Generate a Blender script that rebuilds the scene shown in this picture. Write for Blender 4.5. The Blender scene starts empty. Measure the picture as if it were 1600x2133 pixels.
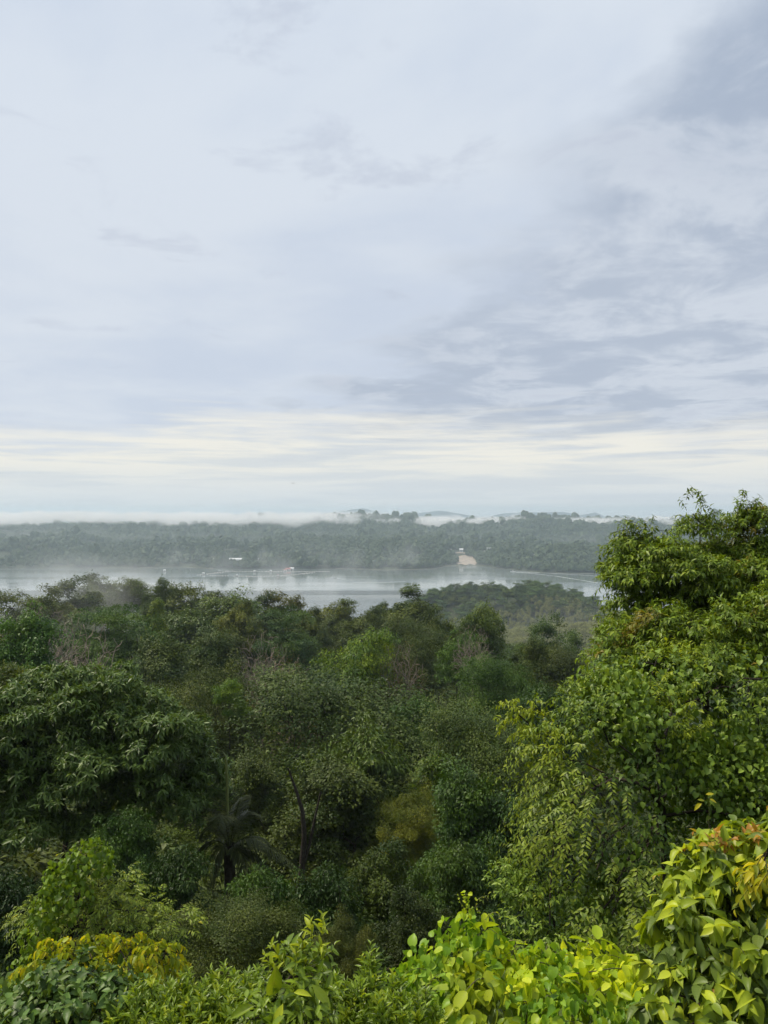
import bpy, math, random
import numpy as np
from mathutils import Vector, Matrix

# ------------------------------------------------------------------ camera, world, sun, exposure
SC = bpy.context.scene
COL = SC.collection
CAM_Z = 110.0                       # the lake lies at z = 0
cam_data = bpy.data.cameras.new('camera')
cam = bpy.data.objects.new('camera', cam_data)
COL.objects.link(cam)
cam.location = (0, 0, CAM_Z)
cam.rotation_euler = (math.radians(90), 0, 0)
cam_data.sensor_fit = 'HORIZONTAL'
cam_data.sensor_width = 36.0
cam_data.lens = 36.0                # focal length = picture width
cam_data.clip_start = 0.05
cam_data.clip_end = 30000
SC.camera = cam

SUN_EL, SUN_AZ = math.radians(57), math.radians(-72)     # azimuth from +Y, negative = to the left

def N(nt, typ, ins=None, **props):
    n = nt.nodes.new(typ)
    for k, v in props.items():
        setattr(n, k, v)
    for k, v in (ins or {}).items():
        s = n.inputs[k]
        if hasattr(v, 'is_output') or isinstance(v, bpy.types.NodeSocket):
            nt.links.new(v, s)
        else:
            s.default_value = v
    return n

def math_(nt, op, a, b=0.0, c=0.0, clamp=False):
    n = N(nt, 'ShaderNodeMath', operation=op, use_clamp=clamp)
    for i, v in enumerate((a, b, c)):
        if isinstance(v, bpy.types.NodeSocket):
            nt.links.new(v, n.inputs[i])
        else:
            n.inputs[i].default_value = v
    return n.outputs[0]

def sstep(nt, v, lo, hi):
    n = N(nt, 'ShaderNodeMapRange', interpolation_type='SMOOTHSTEP')
    nt.links.new(v, n.inputs[0])
    n.inputs[1].default_value = lo; n.inputs[2].default_value = hi
    n.inputs[3].default_value = 0; n.inputs[4].default_value = 1
    return n.outputs[0]

def mixc(nt, fac, a, b, blend='MIX'):
    n = N(nt, 'ShaderNodeMix', data_type='RGBA', blend_type=blend)
    for i, v in ((0, fac), (6, a), (7, b)):
        if isinstance(v, bpy.types.NodeSocket):
            nt.links.new(v, n.inputs[i])
        else:
            n.inputs[i].default_value = v if i == 0 else (*v, 1)[:4]
    return n.outputs[2]

def noise(nt, vec, scale, detail=4, rough=0.55, dist=0.0):
    n = N(nt, 'ShaderNodeTexNoise', {'Scale': scale, 'Detail': detail, 'Roughness': rough, 'Distortion': dist})
    if vec is not None:
        nt.links.new(vec, n.inputs['Vector'])
    return n.outputs['Fac']

def build_world():
    w = bpy.data.worlds.new('World'); SC.world = w; w.use_nodes = True
    nt = w.node_tree; nt.nodes.clear()
    sky = N(nt, 'ShaderNodeTexSky', sky_type='NISHITA', sun_disc=False)
    sky.sun_elevation = SUN_EL; sky.sun_rotation = SUN_AZ
    sky.altitude = 300; sky.air_density = 1.0; sky.dust_density = 3.0; sky.ozone_density = 1.0
    d = N(nt, 'ShaderNodeTexCoord').outputs['Generated']
    sp = N(nt, 'ShaderNodeSeparateXYZ', {0: d})
    dx, dy, dz = sp.outputs
    zc = math_(nt, 'MAXIMUM', dz, 0.0)
    el = math_(nt, 'ARCSINE', zc)                      # elevation, radians
    # cloud layer seen in perspective: where the view ray meets a flat layer
    k = math_(nt, 'DIVIDE', 1.0, math_(nt, 'ADD', zc, 0.07))
    pl = N(nt, 'ShaderNodeCombineXYZ', {0: math_(nt, 'MULTIPLY', dx, k), 1: math_(nt, 'MULTIPLY', dy, k), 2: 1.2}).outputs[0]
    # soft large shapes on the dome itself
    big = noise(nt, d, 2.3, 4, 0.5, 0.3)
    lay = noise(nt, pl, 0.85, 7, 0.55, 0.25)
    fine = noise(nt, pl, 2.3, 9, 0.62, 0.35)
    # high thin cloud against the blue
    deck_hi = mixc(nt, sstep(nt, math_(nt, 'ADD', math_(nt, 'MULTIPLY', lay, 0.6), math_(nt, 'MULTIPLY', big, 0.4)), 0.40, 0.60),
                   (0.600, 0.690, 0.835), (0.755, 0.825, 0.915))
    # the grey bank that comes in along a front (a great circle across the sky)
    fr = N(nt, 'ShaderNodeVectorMath', {0: d, 1: (0.685, 0.142, -0.715)}, operation='DOT_PRODUCT').outputs['Value']
    fr = math_(nt, 'ADD', fr, math_(nt, 'MULTIPLY', math_(nt, 'SUBTRACT', lay, 0.5), 0.55))
    fr = math_(nt, 'ADD', fr, math_(nt, 'MULTIPLY', math_(nt, 'SUBTRACT', fine, 0.5), 0.22))
    bank = sstep(nt, fr, -0.04, 0.085)
    bankcol = mixc(nt, sstep(nt, math_(nt, 'ADD', math_(nt, 'MULTIPLY', fine, 0.65), math_(nt, 'MULTIPLY', big, 0.35)), 0.425, 0.585),
                   (0.370, 0.450, 0.585), (0.660, 0.725, 0.820))
    hi = mixc(nt, math_(nt, 'MULTIPLY', bank, 0.9), deck_hi, bankcol)
    # scattered darker scud
    scud = sstep(nt, math_(nt, 'ADD', math_(nt, 'MULTIPLY', fine, 0.7), math_(nt, 'MULTIPLY', lay, 0.3)), 0.555, 0.655)
    hi = mixc(nt, math_(nt, 'MULTIPLY', scud, 0.40), hi, (0.46, 0.515, 0.650))
    # whiter veil through the middle heights
    veil = math_(nt, 'MULTIPLY', sstep(nt, el, 0.62, 0.24), 0.30)
    hi = mixc(nt, veil, hi, (0.72, 0.760, 0.825))
    # opening towards the horizon: warm cream, crossed by thin grey-blue streaks
    sv = N(nt, 'ShaderNodeCombineXYZ', {0: math_(nt, 'MULTIPLY', dx, 4.2), 1: math_(nt, 'MULTIPLY', dy, 4.2), 2: math_(nt, 'MULTIPLY', dz, 62.0)}).outputs[0]
    st = noise(nt, sv, 1.0, 6, 0.58, 0.35)
    streak = sstep(nt, st, 0.42, 0.64)
    warm = mixc(nt, sstep(nt, el, 0.015, 0.075), (0.78, 0.825, 0.85), (0.955, 0.935, 0.855))
    low = mixc(nt, math_(nt, 'MULTIPLY', streak, 0.66), warm, (0.660, 0.725, 0.785))
    edge = math_(nt, 'ADD', el, math_(nt, 'MULTIPLY', math_(nt, 'SUBTRACT', st, 0.5), 0.12))
    edge = math_(nt, 'ADD', edge, math_(nt, 'MULTIPLY', math_(nt, 'SUBTRACT', big, 0.5), 0.16))
    cl = mixc(nt, sstep(nt, edge, 0.058, 0.128), low, hi)
    # a little of the clear sky still comes through the cloud
    skyc = N(nt, 'ShaderNodeVectorMath', {0: sky.outputs[0], 'Scale': 0.10}, operation='SCALE').outputs[0]
    col = mixc(nt, 0.95, skyc, cl)
    bg = N(nt, 'ShaderNodeBackground', {'Color': col, 'Strength': 0.93})
    out = N(nt, 'ShaderNodeOutputWorld')
    nt.links.new(bg.outputs[0], out.inputs[0])
build_world()

sun_data = bpy.data.lights.new('sun', 'SUN')
sun_data.energy = 3.9; sun_data.angle = math.radians(11); sun_data.color = (1.0, 0.90, 0.74)
sun = bpy.data.objects.new('sun', sun_data); COL.objects.link(sun)
sdir = Vector((math.sin(SUN_AZ)*math.cos(SUN_EL), math.cos(SUN_AZ)*math.cos(SUN_EL), math.sin(SUN_EL)))
sun.rotation_euler = (-sdir).to_track_quat('-Z', 'Y').to_euler()

SC.view_settings.view_transform = 'Standard'
SC.view_settings.look = 'None'
SC.view_settings.exposure = 0.04
SC.view_settings.gamma = 1.0
SC.view_settings.use_curve_mapping = False
cy = SC.cycles
cy.use_denoising = True
cy.max_bounces = 6; cy.diffuse_bounces = 2; cy.glossy_bounces = 2
cy.transmission_bounces = 3; cy.volume_bounces = 3; cy.transparent_max_bounces = 4
cy.use_adaptive_sampling = True; cy.adaptive_threshold = 0.025
cy.caustics_reflective = False; cy.caustics_refractive = False

# ------------------------------------------------------------------ helpers
RNG = np.random.default_rng(7)

def at(px, py, dist):
    """World point seen at a place of the 1600 x 2133 photograph, dist metres ahead."""
    return np.array([(px-800)/1600*dist, dist, CAM_Z + (1066.5-py)/1600*dist])

def tag(o, label=None, cat=None, group=None, kind=None):
    if label: o['label'] = label
    if cat: o['category'] = cat
    if group: o['group'] = group
    if kind: o['kind'] = kind
    return o

def link(o, parent=None):
    COL.objects.link(o)
    if parent is not None: o.parent = parent
    return o

def empty(name, loc=(0, 0, 0), rz=0.0):
    o = bpy.data.objects.new(name, None)
    o.empty_display_size = 0.2
    o.location = loc; o.rotation_euler = (0, 0, rz)
    return link(o)

def mesh_np(name, V, F3=None, F4=None, mats=(), smooth=False, midx=None, fattr=None):
    """Mesh from arrays of triangles and quads."""
    me = bpy.data.meshes.new(name)
    V = np.asarray(V, np.float32)
    F3 = np.zeros((0, 3), np.int32) if F3 is None else np.asarray(F3, np.int32).reshape(-1, 3)
    F4 = np.zeros((0, 4), np.int32) if F4 is None else np.asarray(F4, np.int32).reshape(-1, 4)
    nl = F3.size + F4.size; npol = len(F3) + len(F4)
    me.vertices.add(len(V)); me.vertices.foreach_set('co', V.ravel())
    me.loops.add(nl); me.loops.foreach_set('vertex_index', np.concatenate([F3.ravel(), F4.ravel()]))
    me.polygons.add(npol)
    ls = np.concatenate([np.arange(len(F3))*3, F3.size + np.arange(len(F4))*4]).astype(np.int32)
    me.polygons.foreach_set('loop_start', ls)
    me.update(calc_edges=True)
    for m in mats: me.materials.append(m)
    if midx is not None: me.polygons.foreach_set('material_index', np.asarray(midx, np.int32))
    me.polygons.foreach_set('use_smooth', np.full(npol, smooth))
    if fattr is not None:
        for k, a in fattr.items():
            at_ = me.attributes.new(k, 'FLOAT', 'POINT'); at_.data.foreach_set('value', np.asarray(a, np.float32))
    me.validate()
    return me

def obj(name, me, parent=None, loc=None):
    o = bpy.data.objects.new(name, me)
    if loc is not None: o.location = loc
    return link(o, parent)

class MB:
    """Collects boxes, tubes and polygons into one mesh."""
    def __init__(s): s.V = []; s.F3 = []; s.F4 = []; s.n = 0
    def add(s, V, F3=None, F4=None):
        s.V.append(np.asarray(V, float))
        if F3 is not None and len(F3): s.F3.append(np.asarray(F3, int)+s.n)
        if F4 is not None and len(F4): s.F4.append(np.asarray(F4, int)+s.n)
        s.n += len(V)
    def box(s, c, size, rz=0.0):
        c = np.asarray(c, float); h = np.asarray(size, float)/2
        v = np.array([[x, y, z] for x in (-1, 1) for y in (-1, 1) for z in (-1, 1)])*h
        cs, sn = math.cos(rz), math.sin(rz)
        v = np.column_stack([v[:, 0]*cs-v[:, 1]*sn, v[:, 0]*sn+v[:, 1]*cs, v[:, 2]]) + c
        s.add(v, None, [[0, 1, 3, 2], [4, 6, 7, 5], [0, 4, 5, 1], [2, 3, 7, 6], [0, 2, 6, 4], [1, 5, 7, 3]])
    def tube(s, P, R, k=5):
        P = np.asarray(P, float); R = np.broadcast_to(np.asarray(R, float), (len(P),))
        T = np.gradient(P, axis=0); T /= np.linalg.norm(T, axis=1)[:, None]+1e-9
        ref = np.where(np.abs(T[:, 2:3]) > 0.9, np.array([[1., 0, 0]]), np.array([[0, 0, 1.]]))
        A = np.cross(T, ref); A /= np.linalg.norm(A, axis=1)[:, None]+1e-9
        B = np.cross(T, A)
        a = np.arange(k)*2*math.pi/k
        V = (P[:, None] + R[:, None, None]*(A[:, None]*np.cos(a)[None, :, None] + B[:, None]*np.sin(a)[None, :, None])).reshape(-1, 3)
        n = len(P); i = np.arange(n-1)[:, None]*k; j = np.arange(k)[None]; j2 = (j+1) % k
        F = np.stack([i+j, i+j2, i+k+j2, i+k+j], -1).reshape(-1, 4)
        s.add(V, None, F)
    def mesh(s, name, mats, smooth=False):
        return mesh_np(name, np.concatenate(s.V), np.concatenate(s.F3) if s.F3 else None,
                       np.concatenate(s.F4) if s.F4 else None, mats, smooth)
    def build(s, name, mat, parent=None, smooth=False, loc=None):
        return obj(name, s.mesh(name, [mat] if mat else [], smooth), parent, loc)

def simple_mat(name, col, rough=0.7, col2=None, scale=4.0, bump=0.0, metallic=0.0, spec=0.4):
    m = bpy.data.materials.new(name); m.use_nodes = True
    nt = m.node_tree; b = nt.nodes['Principled BSDF']
    b.inputs['Roughness'].default_value = rough
    b.inputs['Metallic'].default_value = metallic
    b.inputs['Specular IOR Level'].default_value = spec
    tc = N(nt, 'ShaderNodeTexCoord').outputs['Object']
    nz = noise(nt, tc, scale, 6, 0.6)
    c = mixc(nt, sstep(nt, nz, 0.35, 0.65), col, col2 or tuple(0.7*x for x in col))
    nt.links.new(c, b.inputs['Base Color'])
    if bump:
        bp = N(nt, 'ShaderNodeBump', {'Height': nz, 'Strength': bump, 'Distance': 0.05})
        nt.links.new(bp.outputs[0], b.inputs['Normal'])
    return m

def vnoise(x, y, seed=0):
    """Smooth value noise, vectorised."""
    x = np.asarray(x, float); y = np.asarray(y, float)
    xi = np.floor(x).astype(np.int64); yi = np.floor(y).astype(np.int64)
    fx = x-xi; fy = y-yi; fx = fx*fx*(3-2*fx); fy = fy*fy*(3-2*fy)
    def h(i, j):
        n = (i*374761393 + j*668265263 + seed*974711) & 0x7fffffff
        n = ((n ^ (n >> 13))*1274126177) & 0x7fffffff
        return ((n ^ (n >> 16)) & 0xffff)/65535.0
    return (h(xi, yi)*(1-fx)+h(xi+1, yi)*fx)*(1-fy) + (h(xi, yi+1)*(1-fx)+h(xi+1, yi+1)*fx)*fy

def fbm(x, y, seed=0, o=4):
    r = 0; a = 0.5; t = 0
    for i in range(o):
        r = r + a*vnoise(x*2**i, y*2**i, seed+i*17); t += a; a *= 0.5
    return r/t

def ss(v, lo, hi):
    t = np.clip((np.asarray(v, float)-lo)/(hi-lo), 0, 1); return t*t*(3-2*t)

# ------------------------------------------------------------------ the lie of the land
PY = np.array([-4000, -400, -60, -15, -3, 0, 3, 6, 12, 20, 30, 50, 80, 120, 170, 215, 270, 350, 450, 560, 640, 1300, 20000])
PZ = np.array([146, 145, 138, 117, 108.9, 108.4, 106.6, 104.3, 100.2, 95, 88.5, 80, 74, 70.5, 70, 69, 60, 38, 14, 2, -4, -6, -6])  # the rise behind the camera is unseen, shaped to block sky light
def shore(x):
    """Far shoreline: distance ahead as a function of x."""
    s = 1500 + 60*(vnoise(x/190+3.1, 0*x, 5)-0.5) + 30*(vnoise(x/60, 0*x, 6)-0.5)
    s = s + 75*ss(x, 90, 135)*(1-ss(x, 190, 235))                 # bay with the quarry
    s = s - 120*ss(x, 215, 300)                                   # point on the right
    s = s - 40*ss(-x, 60, 190)*(1-ss(-x, 300, 420))               # low point by the fish farm
    return s
def ground_z(x, y):
    x = np.asarray(x, float); y = np.asarray(y, float)
    z = np.interp(y, PY, PZ)
    near = 1-ss(y, 350, 620)
    r = x/np.maximum(y, 20)
    wob = (fbm(x/38+9, y/38, 3)-0.5)*ss(y, 18, 60)*7*near
    z = z + wob
    z = z - near*ss(r, 0.14, 0.30)*ss(y, 70, 130)*11               # valley on the right
    z = z + near*ss(-r, 0.20, 0.40)*ss(y, 90, 160)*7               # ridge climbs on the left
    # wooded hill by the water, with the plantation on its near slope
    hill = 38*np.exp(-((x-135)/85)**2 - ((y-690)/75)**2) + 20*np.exp(-((x-45)/50)**2 - ((y-690)/45)**2)
    pl = 27*np.exp(-((x-140)/80)**2 - ((y-520)/100)**2)
    hh = np.maximum(hill, pl) + 0.25*np.minimum(hill, pl)
    z = np.maximum(z, np.where(hh > 1.5, -4+hh+ (fbm(x/30, y/30, 8)-0.5)*4, z))
    # far side
    s = shore(x); t = y-s
    hs = 1-0.45*ss(np.abs(x-165), 85, 25)*ss(t, 420, 0)           # lower by the quarry
    r1 = 15+26*(vnoise(x/240+1.7, y/400, 12)-0.35)
    far = -6 + 9*ss(t, -25, 25) + hs*r1*ss(t, 0, 260)*(0.15+1.65*fbm(x/130, y/130, 21))
    far = far + ss(t, 560, 1150)*(30+62*(fbm(x/330+0.3, y/700, 33)-0.36))
    far = far + 8*np.exp(-((x+15)/120)**2-((y-2680)/260)**2) + 15*np.exp(-((x-470)/230)**2-((y-2650)/260)**2)
    far = far - 22*ss(t, 1300, 1900)
    z = np.where(t > -40, np.maximum(far, -6), z)
    return z

def ray_ground(px, py, lo=1300, hi=2600):
    """Where the line of sight through a place of the photograph meets the far ground."""
    d = np.arange(lo, hi, 1.0); P = np.column_stack([(px-800)/1600*d, d, CAM_Z+(1066.5-py)/1600*d])
    k = np.nonzero(P[:, 2] <= np.maximum(ground_z(P[:, 0], P[:, 1]), 0))[0]
    return P[k[0]] if len(k) else P[-1]

def soil_mat():
    m = bpy.data.materials.new('forest_floor'); m.use_nodes = True
    nt = m.node_tree; b = nt.nodes['Principled BSDF']
    tc = N(nt, 'ShaderNodeTexCoord').outputs['Object']
    n1 = noise(nt, tc, 0.02, 6, 0.6); n2 = noise(nt, tc, 1.5, 8, 0.7)
    c = mixc(nt, sstep(nt, n1, 0.4, 0.6), (0.030, 0.052, 0.016), (0.045, 0.062, 0.022))
    c = mixc(nt, sstep(nt, n2, 0.4, 0.66), c, (0.030, 0.026, 0.015))
    nt.links.new(c, b.inputs['Base Color'])
    b.inputs['Roughness'].default_value = 0.95
    bp = N(nt, 'ShaderNodeBump', {'Height': n2, 'Strength': 0.6, 'Distance': 0.3})
    nt.links.new(bp.outputs[0], b.inputs['Normal'])
    return m
SOIL = soil_mat()

def build_ground():
    rr = np.concatenate([[0.0], np.geomspace(1.0, 1250, 170), np.arange(1262, 3400, 12), np.geomspace(3450, 7800, 30)])
    na = 420
    # denser rays ahead than behind
    u = np.linspace(-1, 1, na, endpoint=False)
    ang = np.where(np.abs(u) < 0.8, u/0.8*0.85, np.sign(u)*(0.85+(np.abs(u)-0.8)/0.2*(math.pi-0.85)))
    X = rr[:, None]*np.sin(ang)[None]; Y = rr[:, None]*np.cos(ang)[None]
    Z = ground_z(X, Y)
    V = np.stack([X, Y, Z], -1).reshape(-1, 3)
    i = np.arange(len(rr)-1)[:, None]*na; j = np.arange(na)[None]; j2 = (j+1) % na
    F = np.stack([i+j, i+na+j, i+na+j2, i+j2], -1).reshape(-1, 4)
    F = F[len(range(na)):]                                   # the innermost ring becomes triangles
    F3 = np.stack([np.zeros(na, int), na+np.arange(na), na+(np.arange(na)+1) % na], -1)
    me = mesh_np('ground', V, F3, F, [SOIL], True)
    tag(obj('ground', me), kind='structure', label='forest floor and hillsides under the trees')
build_ground()

def water_mat():
    m = bpy.data.materials.new('lake_water'); m.use_nodes = True
    nt = m.node_tree; b = nt.nodes['Principled BSDF']
    b.inputs['Base Color'].default_value = (0.15, 0.18, 0.17, 1)
    b.inputs['IOR'].default_value = 2.0
    tc = N(nt, 'ShaderNodeTexCoord').outputs['Object']
    mp = N(nt, 'ShaderNodeMapping', {0: tc}); mp.inputs['Scale'].default_value = (0.0022, 0.010, 1)
    n1 = noise(nt, mp.outputs[0], 1.0, 5, 0.6, 0.4)              # lanes of wind
    rip = noise(nt, tc, 0.55, 6, 0.65)
    lane = sstep(nt, n1, 0.46, 0.60)
    st = math_(nt, 'ADD', 0.05, math_(nt, 'MULTIPLY', lane, 0.16))
    bp = N(nt, 'ShaderNodeBump', {'Height': rip, 'Strength': st, 'Distance': 0.45})
    nt.links.new(bp.outputs[0], b.inputs['Normal'])
    nt.links.new(math_(nt, 'ADD', 0.05, math_(nt, 'MULTIPLY', lane, 0.07)), b.inputs['Roughness'])
    return m
def build_water():
    V = np.array([(-2600, 560, 0), (2600, 560, 0), (2600, 1900, 0), (-2600, 1900, 0)], float)
    F = [[0, 1, 2, 3]]
    tag(obj('lake', mesh_np('lake', V, None, F, [water_mat()], True)), kind='structure', label='calm grey-green lake between the forest and the far hills')
build_water()

def build_mountains():
    mat = simple_mat('mountain_forest', (0.018, 0.040, 0.045), 0.95, (0.014, 0.030, 0.036), 0.004)
    n = 520; m = 14
    x = np.linspace(-4600, 4600, n)
    def prof(px, py): return (px-800)/1600*6900, CAM_Z+(1066.5-py)/1600*6900
    pts = [prof(*q) for q in ((-400, 1082), (300, 1080), (480, 1074), (560, 1076), (640, 1078), (690, 1070), (728, 1062), (755, 1058), (775, 1063), (800, 1071), (850, 1073), (880, 1068), (915, 1064), (955, 1070), (1010, 1077), (1050, 1069), (1110, 1067), (1180, 1067), (1210, 1073), (1240, 1067), (1262, 1078), (1305, 1073), (1340, 1079), (2000, 1080))]
    top = np.interp(x, [p[0] for p in pts], [p[1] for p in pts]) + 10*(fbm(x/130, 0*x, 50, 6)-0.5) + 7*(fbm(x/24, 0*x, 53)-0.5)
    V = []
    for k in range(m):
        t = k/(m-1)
        y = 6900 - 800*(1-t)
        V.append(np.column_stack([x, np.full(n, y)+60*(fbm(x/200, 0*x+k*0.6, 51)-0.5), -4+(top+4)*t**1.3*(1-0.25*(1-t)*fbm(x/260, 0*x+k*0.4, 52)/0.5*1.0)]))
    for k in range(1, 6):
        t = k/5
        V.append(np.column_stack([x, np.full(n, 6900+600*t), -4+(top+4)*(1-t)]))
    V = np.concatenate(V); rows = m+5
    i = np.arange(rows-1)[:, None]*n; j = np.arange(n-1)[None]
    F = np.stack([i+j, i+j+1, i+n+j+1, i+n+j], -1).reshape(-1, 4)
    tag(obj('mountains', mesh_np('mountains', V, None, F, [mat], True)), kind='structure', label='blue mountains showing above the low cloud')
build_mountains()
# ------------------------------------------------------------------ leaves and leaf materials
def leaf_mat(name, stops, trans=0.3, rough=0.42, mode='island', spec=0.5, noise_amt=0.0):
    """stops: list of (position, colour); the position is the random draw of the leaf."""
    m = bpy.data.materials.new(name); m.use_nodes = True
    nt = m.node_tree; b = nt.nodes['Principled BSDF']; out = nt.nodes['Material Output']
    if mode == 'island':
        r = N(nt, 'ShaderNodeNewGeometry').outputs['Random Per Island']
    else:
        r = N(nt, 'ShaderNodeObjectInfo').outputs['Random']
    cr = N(nt, 'ShaderNodeValToRGB', {0: r})
    e = cr.color_ramp.elements
    while len(e) < len(stops): e.new(0.5)
    for i, (p, c) in enumerate(stops):
        e[i].position = p; e[i].color = (c[0]*1.56, c[1]*1.53, c[2]*0.76, 1)
    c = cr.outputs[0]
    if mode == 'island':
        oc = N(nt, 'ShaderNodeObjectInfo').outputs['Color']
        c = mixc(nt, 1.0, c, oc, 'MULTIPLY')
        ta = N(nt, 'ShaderNodeAttribute', attribute_name='tint').outputs['Fac']     # boughs differ a little in age and colour
        tg = N(nt, 'ShaderNodeCombineColor', {0: math_(nt, 'ADD', 1.0, math_(nt, 'MULTIPLY', ta, 0.55)), 1: math_(nt, 'ADD', 1.0, math_(nt, 'MULTIPLY', ta, 0.38)), 2: math_(nt, 'ADD', 1.0, math_(nt, 'MULTIPLY', ta, 0.10))}).outputs[0]
        c = mixc(nt, 1.0, c, tg, 'MULTIPLY')
    if mode == 'object':
        oi = N(nt, 'ShaderNodeObjectInfo')
        tc = N(nt, 'ShaderNodeTexCoord').outputs['Object']
        q = N(nt, 'ShaderNodeSeparateXYZ', {0: tc})
        ax_ = math_(nt, 'ABSOLUTE', q.outputs[0])
        ve = math_(nt, 'SINE', math_(nt, 'MULTIPLY', math_(nt, 'SUBTRACT', q.outputs[1], math_(nt, 'MULTIPLY', ax_, 0.9)), 46.0))
        ve = math_(nt, 'MULTIPLY', sstep(nt, ve, 0.45, 0.98), 0.22)
        rib = math_(nt, 'MULTIPLY', sstep(nt, ax_, 0.022, 0.006), 0.4)
        c = mixc(nt, math_(nt, 'MAXIMUM', ve, rib), c, mixc(nt, 0.5, c, (0.35, 0.38, 0.12)))
        off = N(nt, 'ShaderNodeVectorMath', {0: tc, 1: oi.outputs['Location']}, operation='ADD').outputs[0]
        n1 = noise(nt, off, 2.2, 3, 0.6); n2 = noise(nt, off, 9.0, 3, 0.6)
        c = mixc(nt, math_(nt, 'MULTIPLY', sstep(nt, n1, 0.5, 0.72), 0.35), c, mixc(nt, 1.0, c, (1.5, 1.15, 0.7), 'MULTIPLY'))
        c = mixc(nt, math_(nt, 'MULTIPLY', sstep(nt, n2, 0.68, 0.76), 0.7), c, (0.07, 0.05, 0.02))
    # the paler underside
    bf = N(nt, 'ShaderNodeNewGeometry').outputs['Backfacing']
    under = mixc(nt, 0.35, c, (0.10, 0.13, 0.055))
    cc = mixc(nt, math_(nt, 'MULTIPLY', bf, 0.6), c, under)
    nt.links.new(cc, b.inputs['Base Color'])
    b.inputs['Roughness'].default_value = rough
    b.inputs['Specular IOR Level'].default_value = spec
    tcol = mixc(nt, 1.0, c, (1.35, 1.25, 0.45), 'MULTIPLY')
    tr = N(nt, 'ShaderNodeBsdfTranslucent', {'Color': tcol})
    mx = N(nt, 'ShaderNodeMixShader', {0: trans, 1: b.outputs[0], 2: tr.outputs[0]})
    nt.links.new(mx.outputs[0], out.inputs['Surface'])
    return m

def bark_mat(name, a, b_, scale=9.0):
    return simple_mat(name, a, 0.9, b_, scale, 0.5, 0, 0.2)
BARK = bark_mat('dark_bark', (0.055, 0.045, 0.034), (0.028, 0.022, 0.017))
BARK_PALE = bark_mat('pale_bark', (0.30, 0.255, 0.20), (0.20, 0.165, 0.125))
BARK_RED = bark_mat('reddish_bark', (0.06, 0.036, 0.026), (0.03, 0.02, 0.016))
STEM_GREEN = simple_mat('green_stem', (0.085, 0.10, 0.03), 0.6, (0.10, 0.075, 0.035), 14)

def leaf_template(kind, fold=0.16, droop=0.18, width=0.36):
    """Leaf of length 1 along +Y, face up +Z. Returns verts, tris."""
    if kind == 'tiny':                                        # far leaves: one folded kite
        V = np.array([[0, 0, 0], [-width/2, .45, fold*.5], [width/2, .45, fold*.5], [0, 1, -droop]], float)
        return V, np.array([[0, 2, 1], [1, 2, 3]])
    if kind == 'small':
        V = np.array([[0, 0, 0], [-width/2, .42, fold*.6-droop*.15], [0, .45, -droop*.15-fold*.1], [width/2, .42, fold*.6-droop*.15], [0, 1, -droop]], float)
        return V, np.array([[0, 2, 1], [0, 3, 2], [1, 2, 4], [2, 3, 4]])
    prof = {'blade': [(0.06, .10), (.25, .40), (.5, .5), (.75, .36), (.92, .12)],
            'oval': [(0.04, .20), (.2, .46), (.45, .5), (.72, .42), (.9, .2)],
            'heart': [(-.10, .28), (.10, .50), (.38, .53), (.66, .40), (.88, .16)],
            'tip': [(0.03, .20), (.16, .42), (.36, .5), (.58, .42), (.78, .22), (.9, .07)]}[kind]
    V = [[0, 0, 0]]
    for t, w in prof:
        z = -droop*max(t, 0)**2
        V += [[-w*width, t, z+fold*w*width*2], [0, max(t, 0.02), z], [w*width, t, z+fold*w*width*2]]
    V.append([0, 1, -droop])
    F = [[0, 2, 1], [0, 3, 2]]
    k = len(prof)
    for i in range(k-1):
        a = 1+3*i; b = a+3
        F += [[a, a+1, b+1], [a, b+1, b], [a+1, a+2, b+2], [a+1, b+2, b+1]]
    a = 1+3*(k-1); t = 1+3*k
    F += [[a, a+1, t], [a+1, a+2, t]]
    return np.array(V, float), np.array(F)

def nrm(v): return v/(np.linalg.norm(v, axis=-1, keepdims=True)+1e-9)

def frames(D, U):
    Y = nrm(D); X = nrm(np.cross(Y, U)); Z = np.cross(X, Y)
    return X, Y, Z

def leaves_arrays(tv, tf, P, D, U, S, rng=None, wob=0.0):
    X, Y, Z = frames(D, U)
    n = len(P); k = len(tv)
    W = np.asarray(S)[:, None, None]
    sx = tv[None, :, 0:1]*(1 if rng is None else (1+wob*rng.normal(size=(n, 1, 1))))
    sz = tv[None, :, 2:3]*(1 if rng is None else (1+2.5*wob*rng.normal(size=(n, 1, 1))))
    V = P[:, None] + W*(X[:, None]*sx + Y[:, None]*tv[None, :, 1:2] + Z[:, None]*sz)
    F = (tf[None] + (np.arange(n)*k)[:, None, None])
    return V.reshape(-1, 3), F.reshape(-1, 3)

def rand_dirs(rng, n):
    return nrm(rng.normal(size=(n, 3)))

# ------------------------------------------------------------------ tree skeletons
def lobe_points(rng, lobes, n, shell=0.4, low=-0.35):
    """Points in the outer part of a union of ellipsoids (cx,cy,cz,rx,ry,rz)."""
    L = np.array(lobes, float)
    w = (L[:, 3]*L[:, 4]*L[:, 5])**(2/3); w /= w.sum()
    i = rng.choice(len(L), n*3, p=w)
    d = rand_dirs(rng, n*3)
    d[:, 2] = np.where(d[:, 2] < low, -d[:, 2]*rng.uniform(0, 1, n*3), d[:, 2])
    r = 1-(1-shell)*rng.uniform(0, 1, n*3)**1.6
    P = L[i, :3] + d*L[i, 3:]*r[:, None]
    dep = np.max(np.stack([1-np.linalg.norm((P-l[:3])/l[3:], axis=1) for l in L]), axis=0)
    keep = dep < (1-shell)+0.02                          # drop points deep inside another lobe
    P = P[keep][:n]; Dn = d[keep][:n]
    return P, nrm(Dn)

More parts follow.
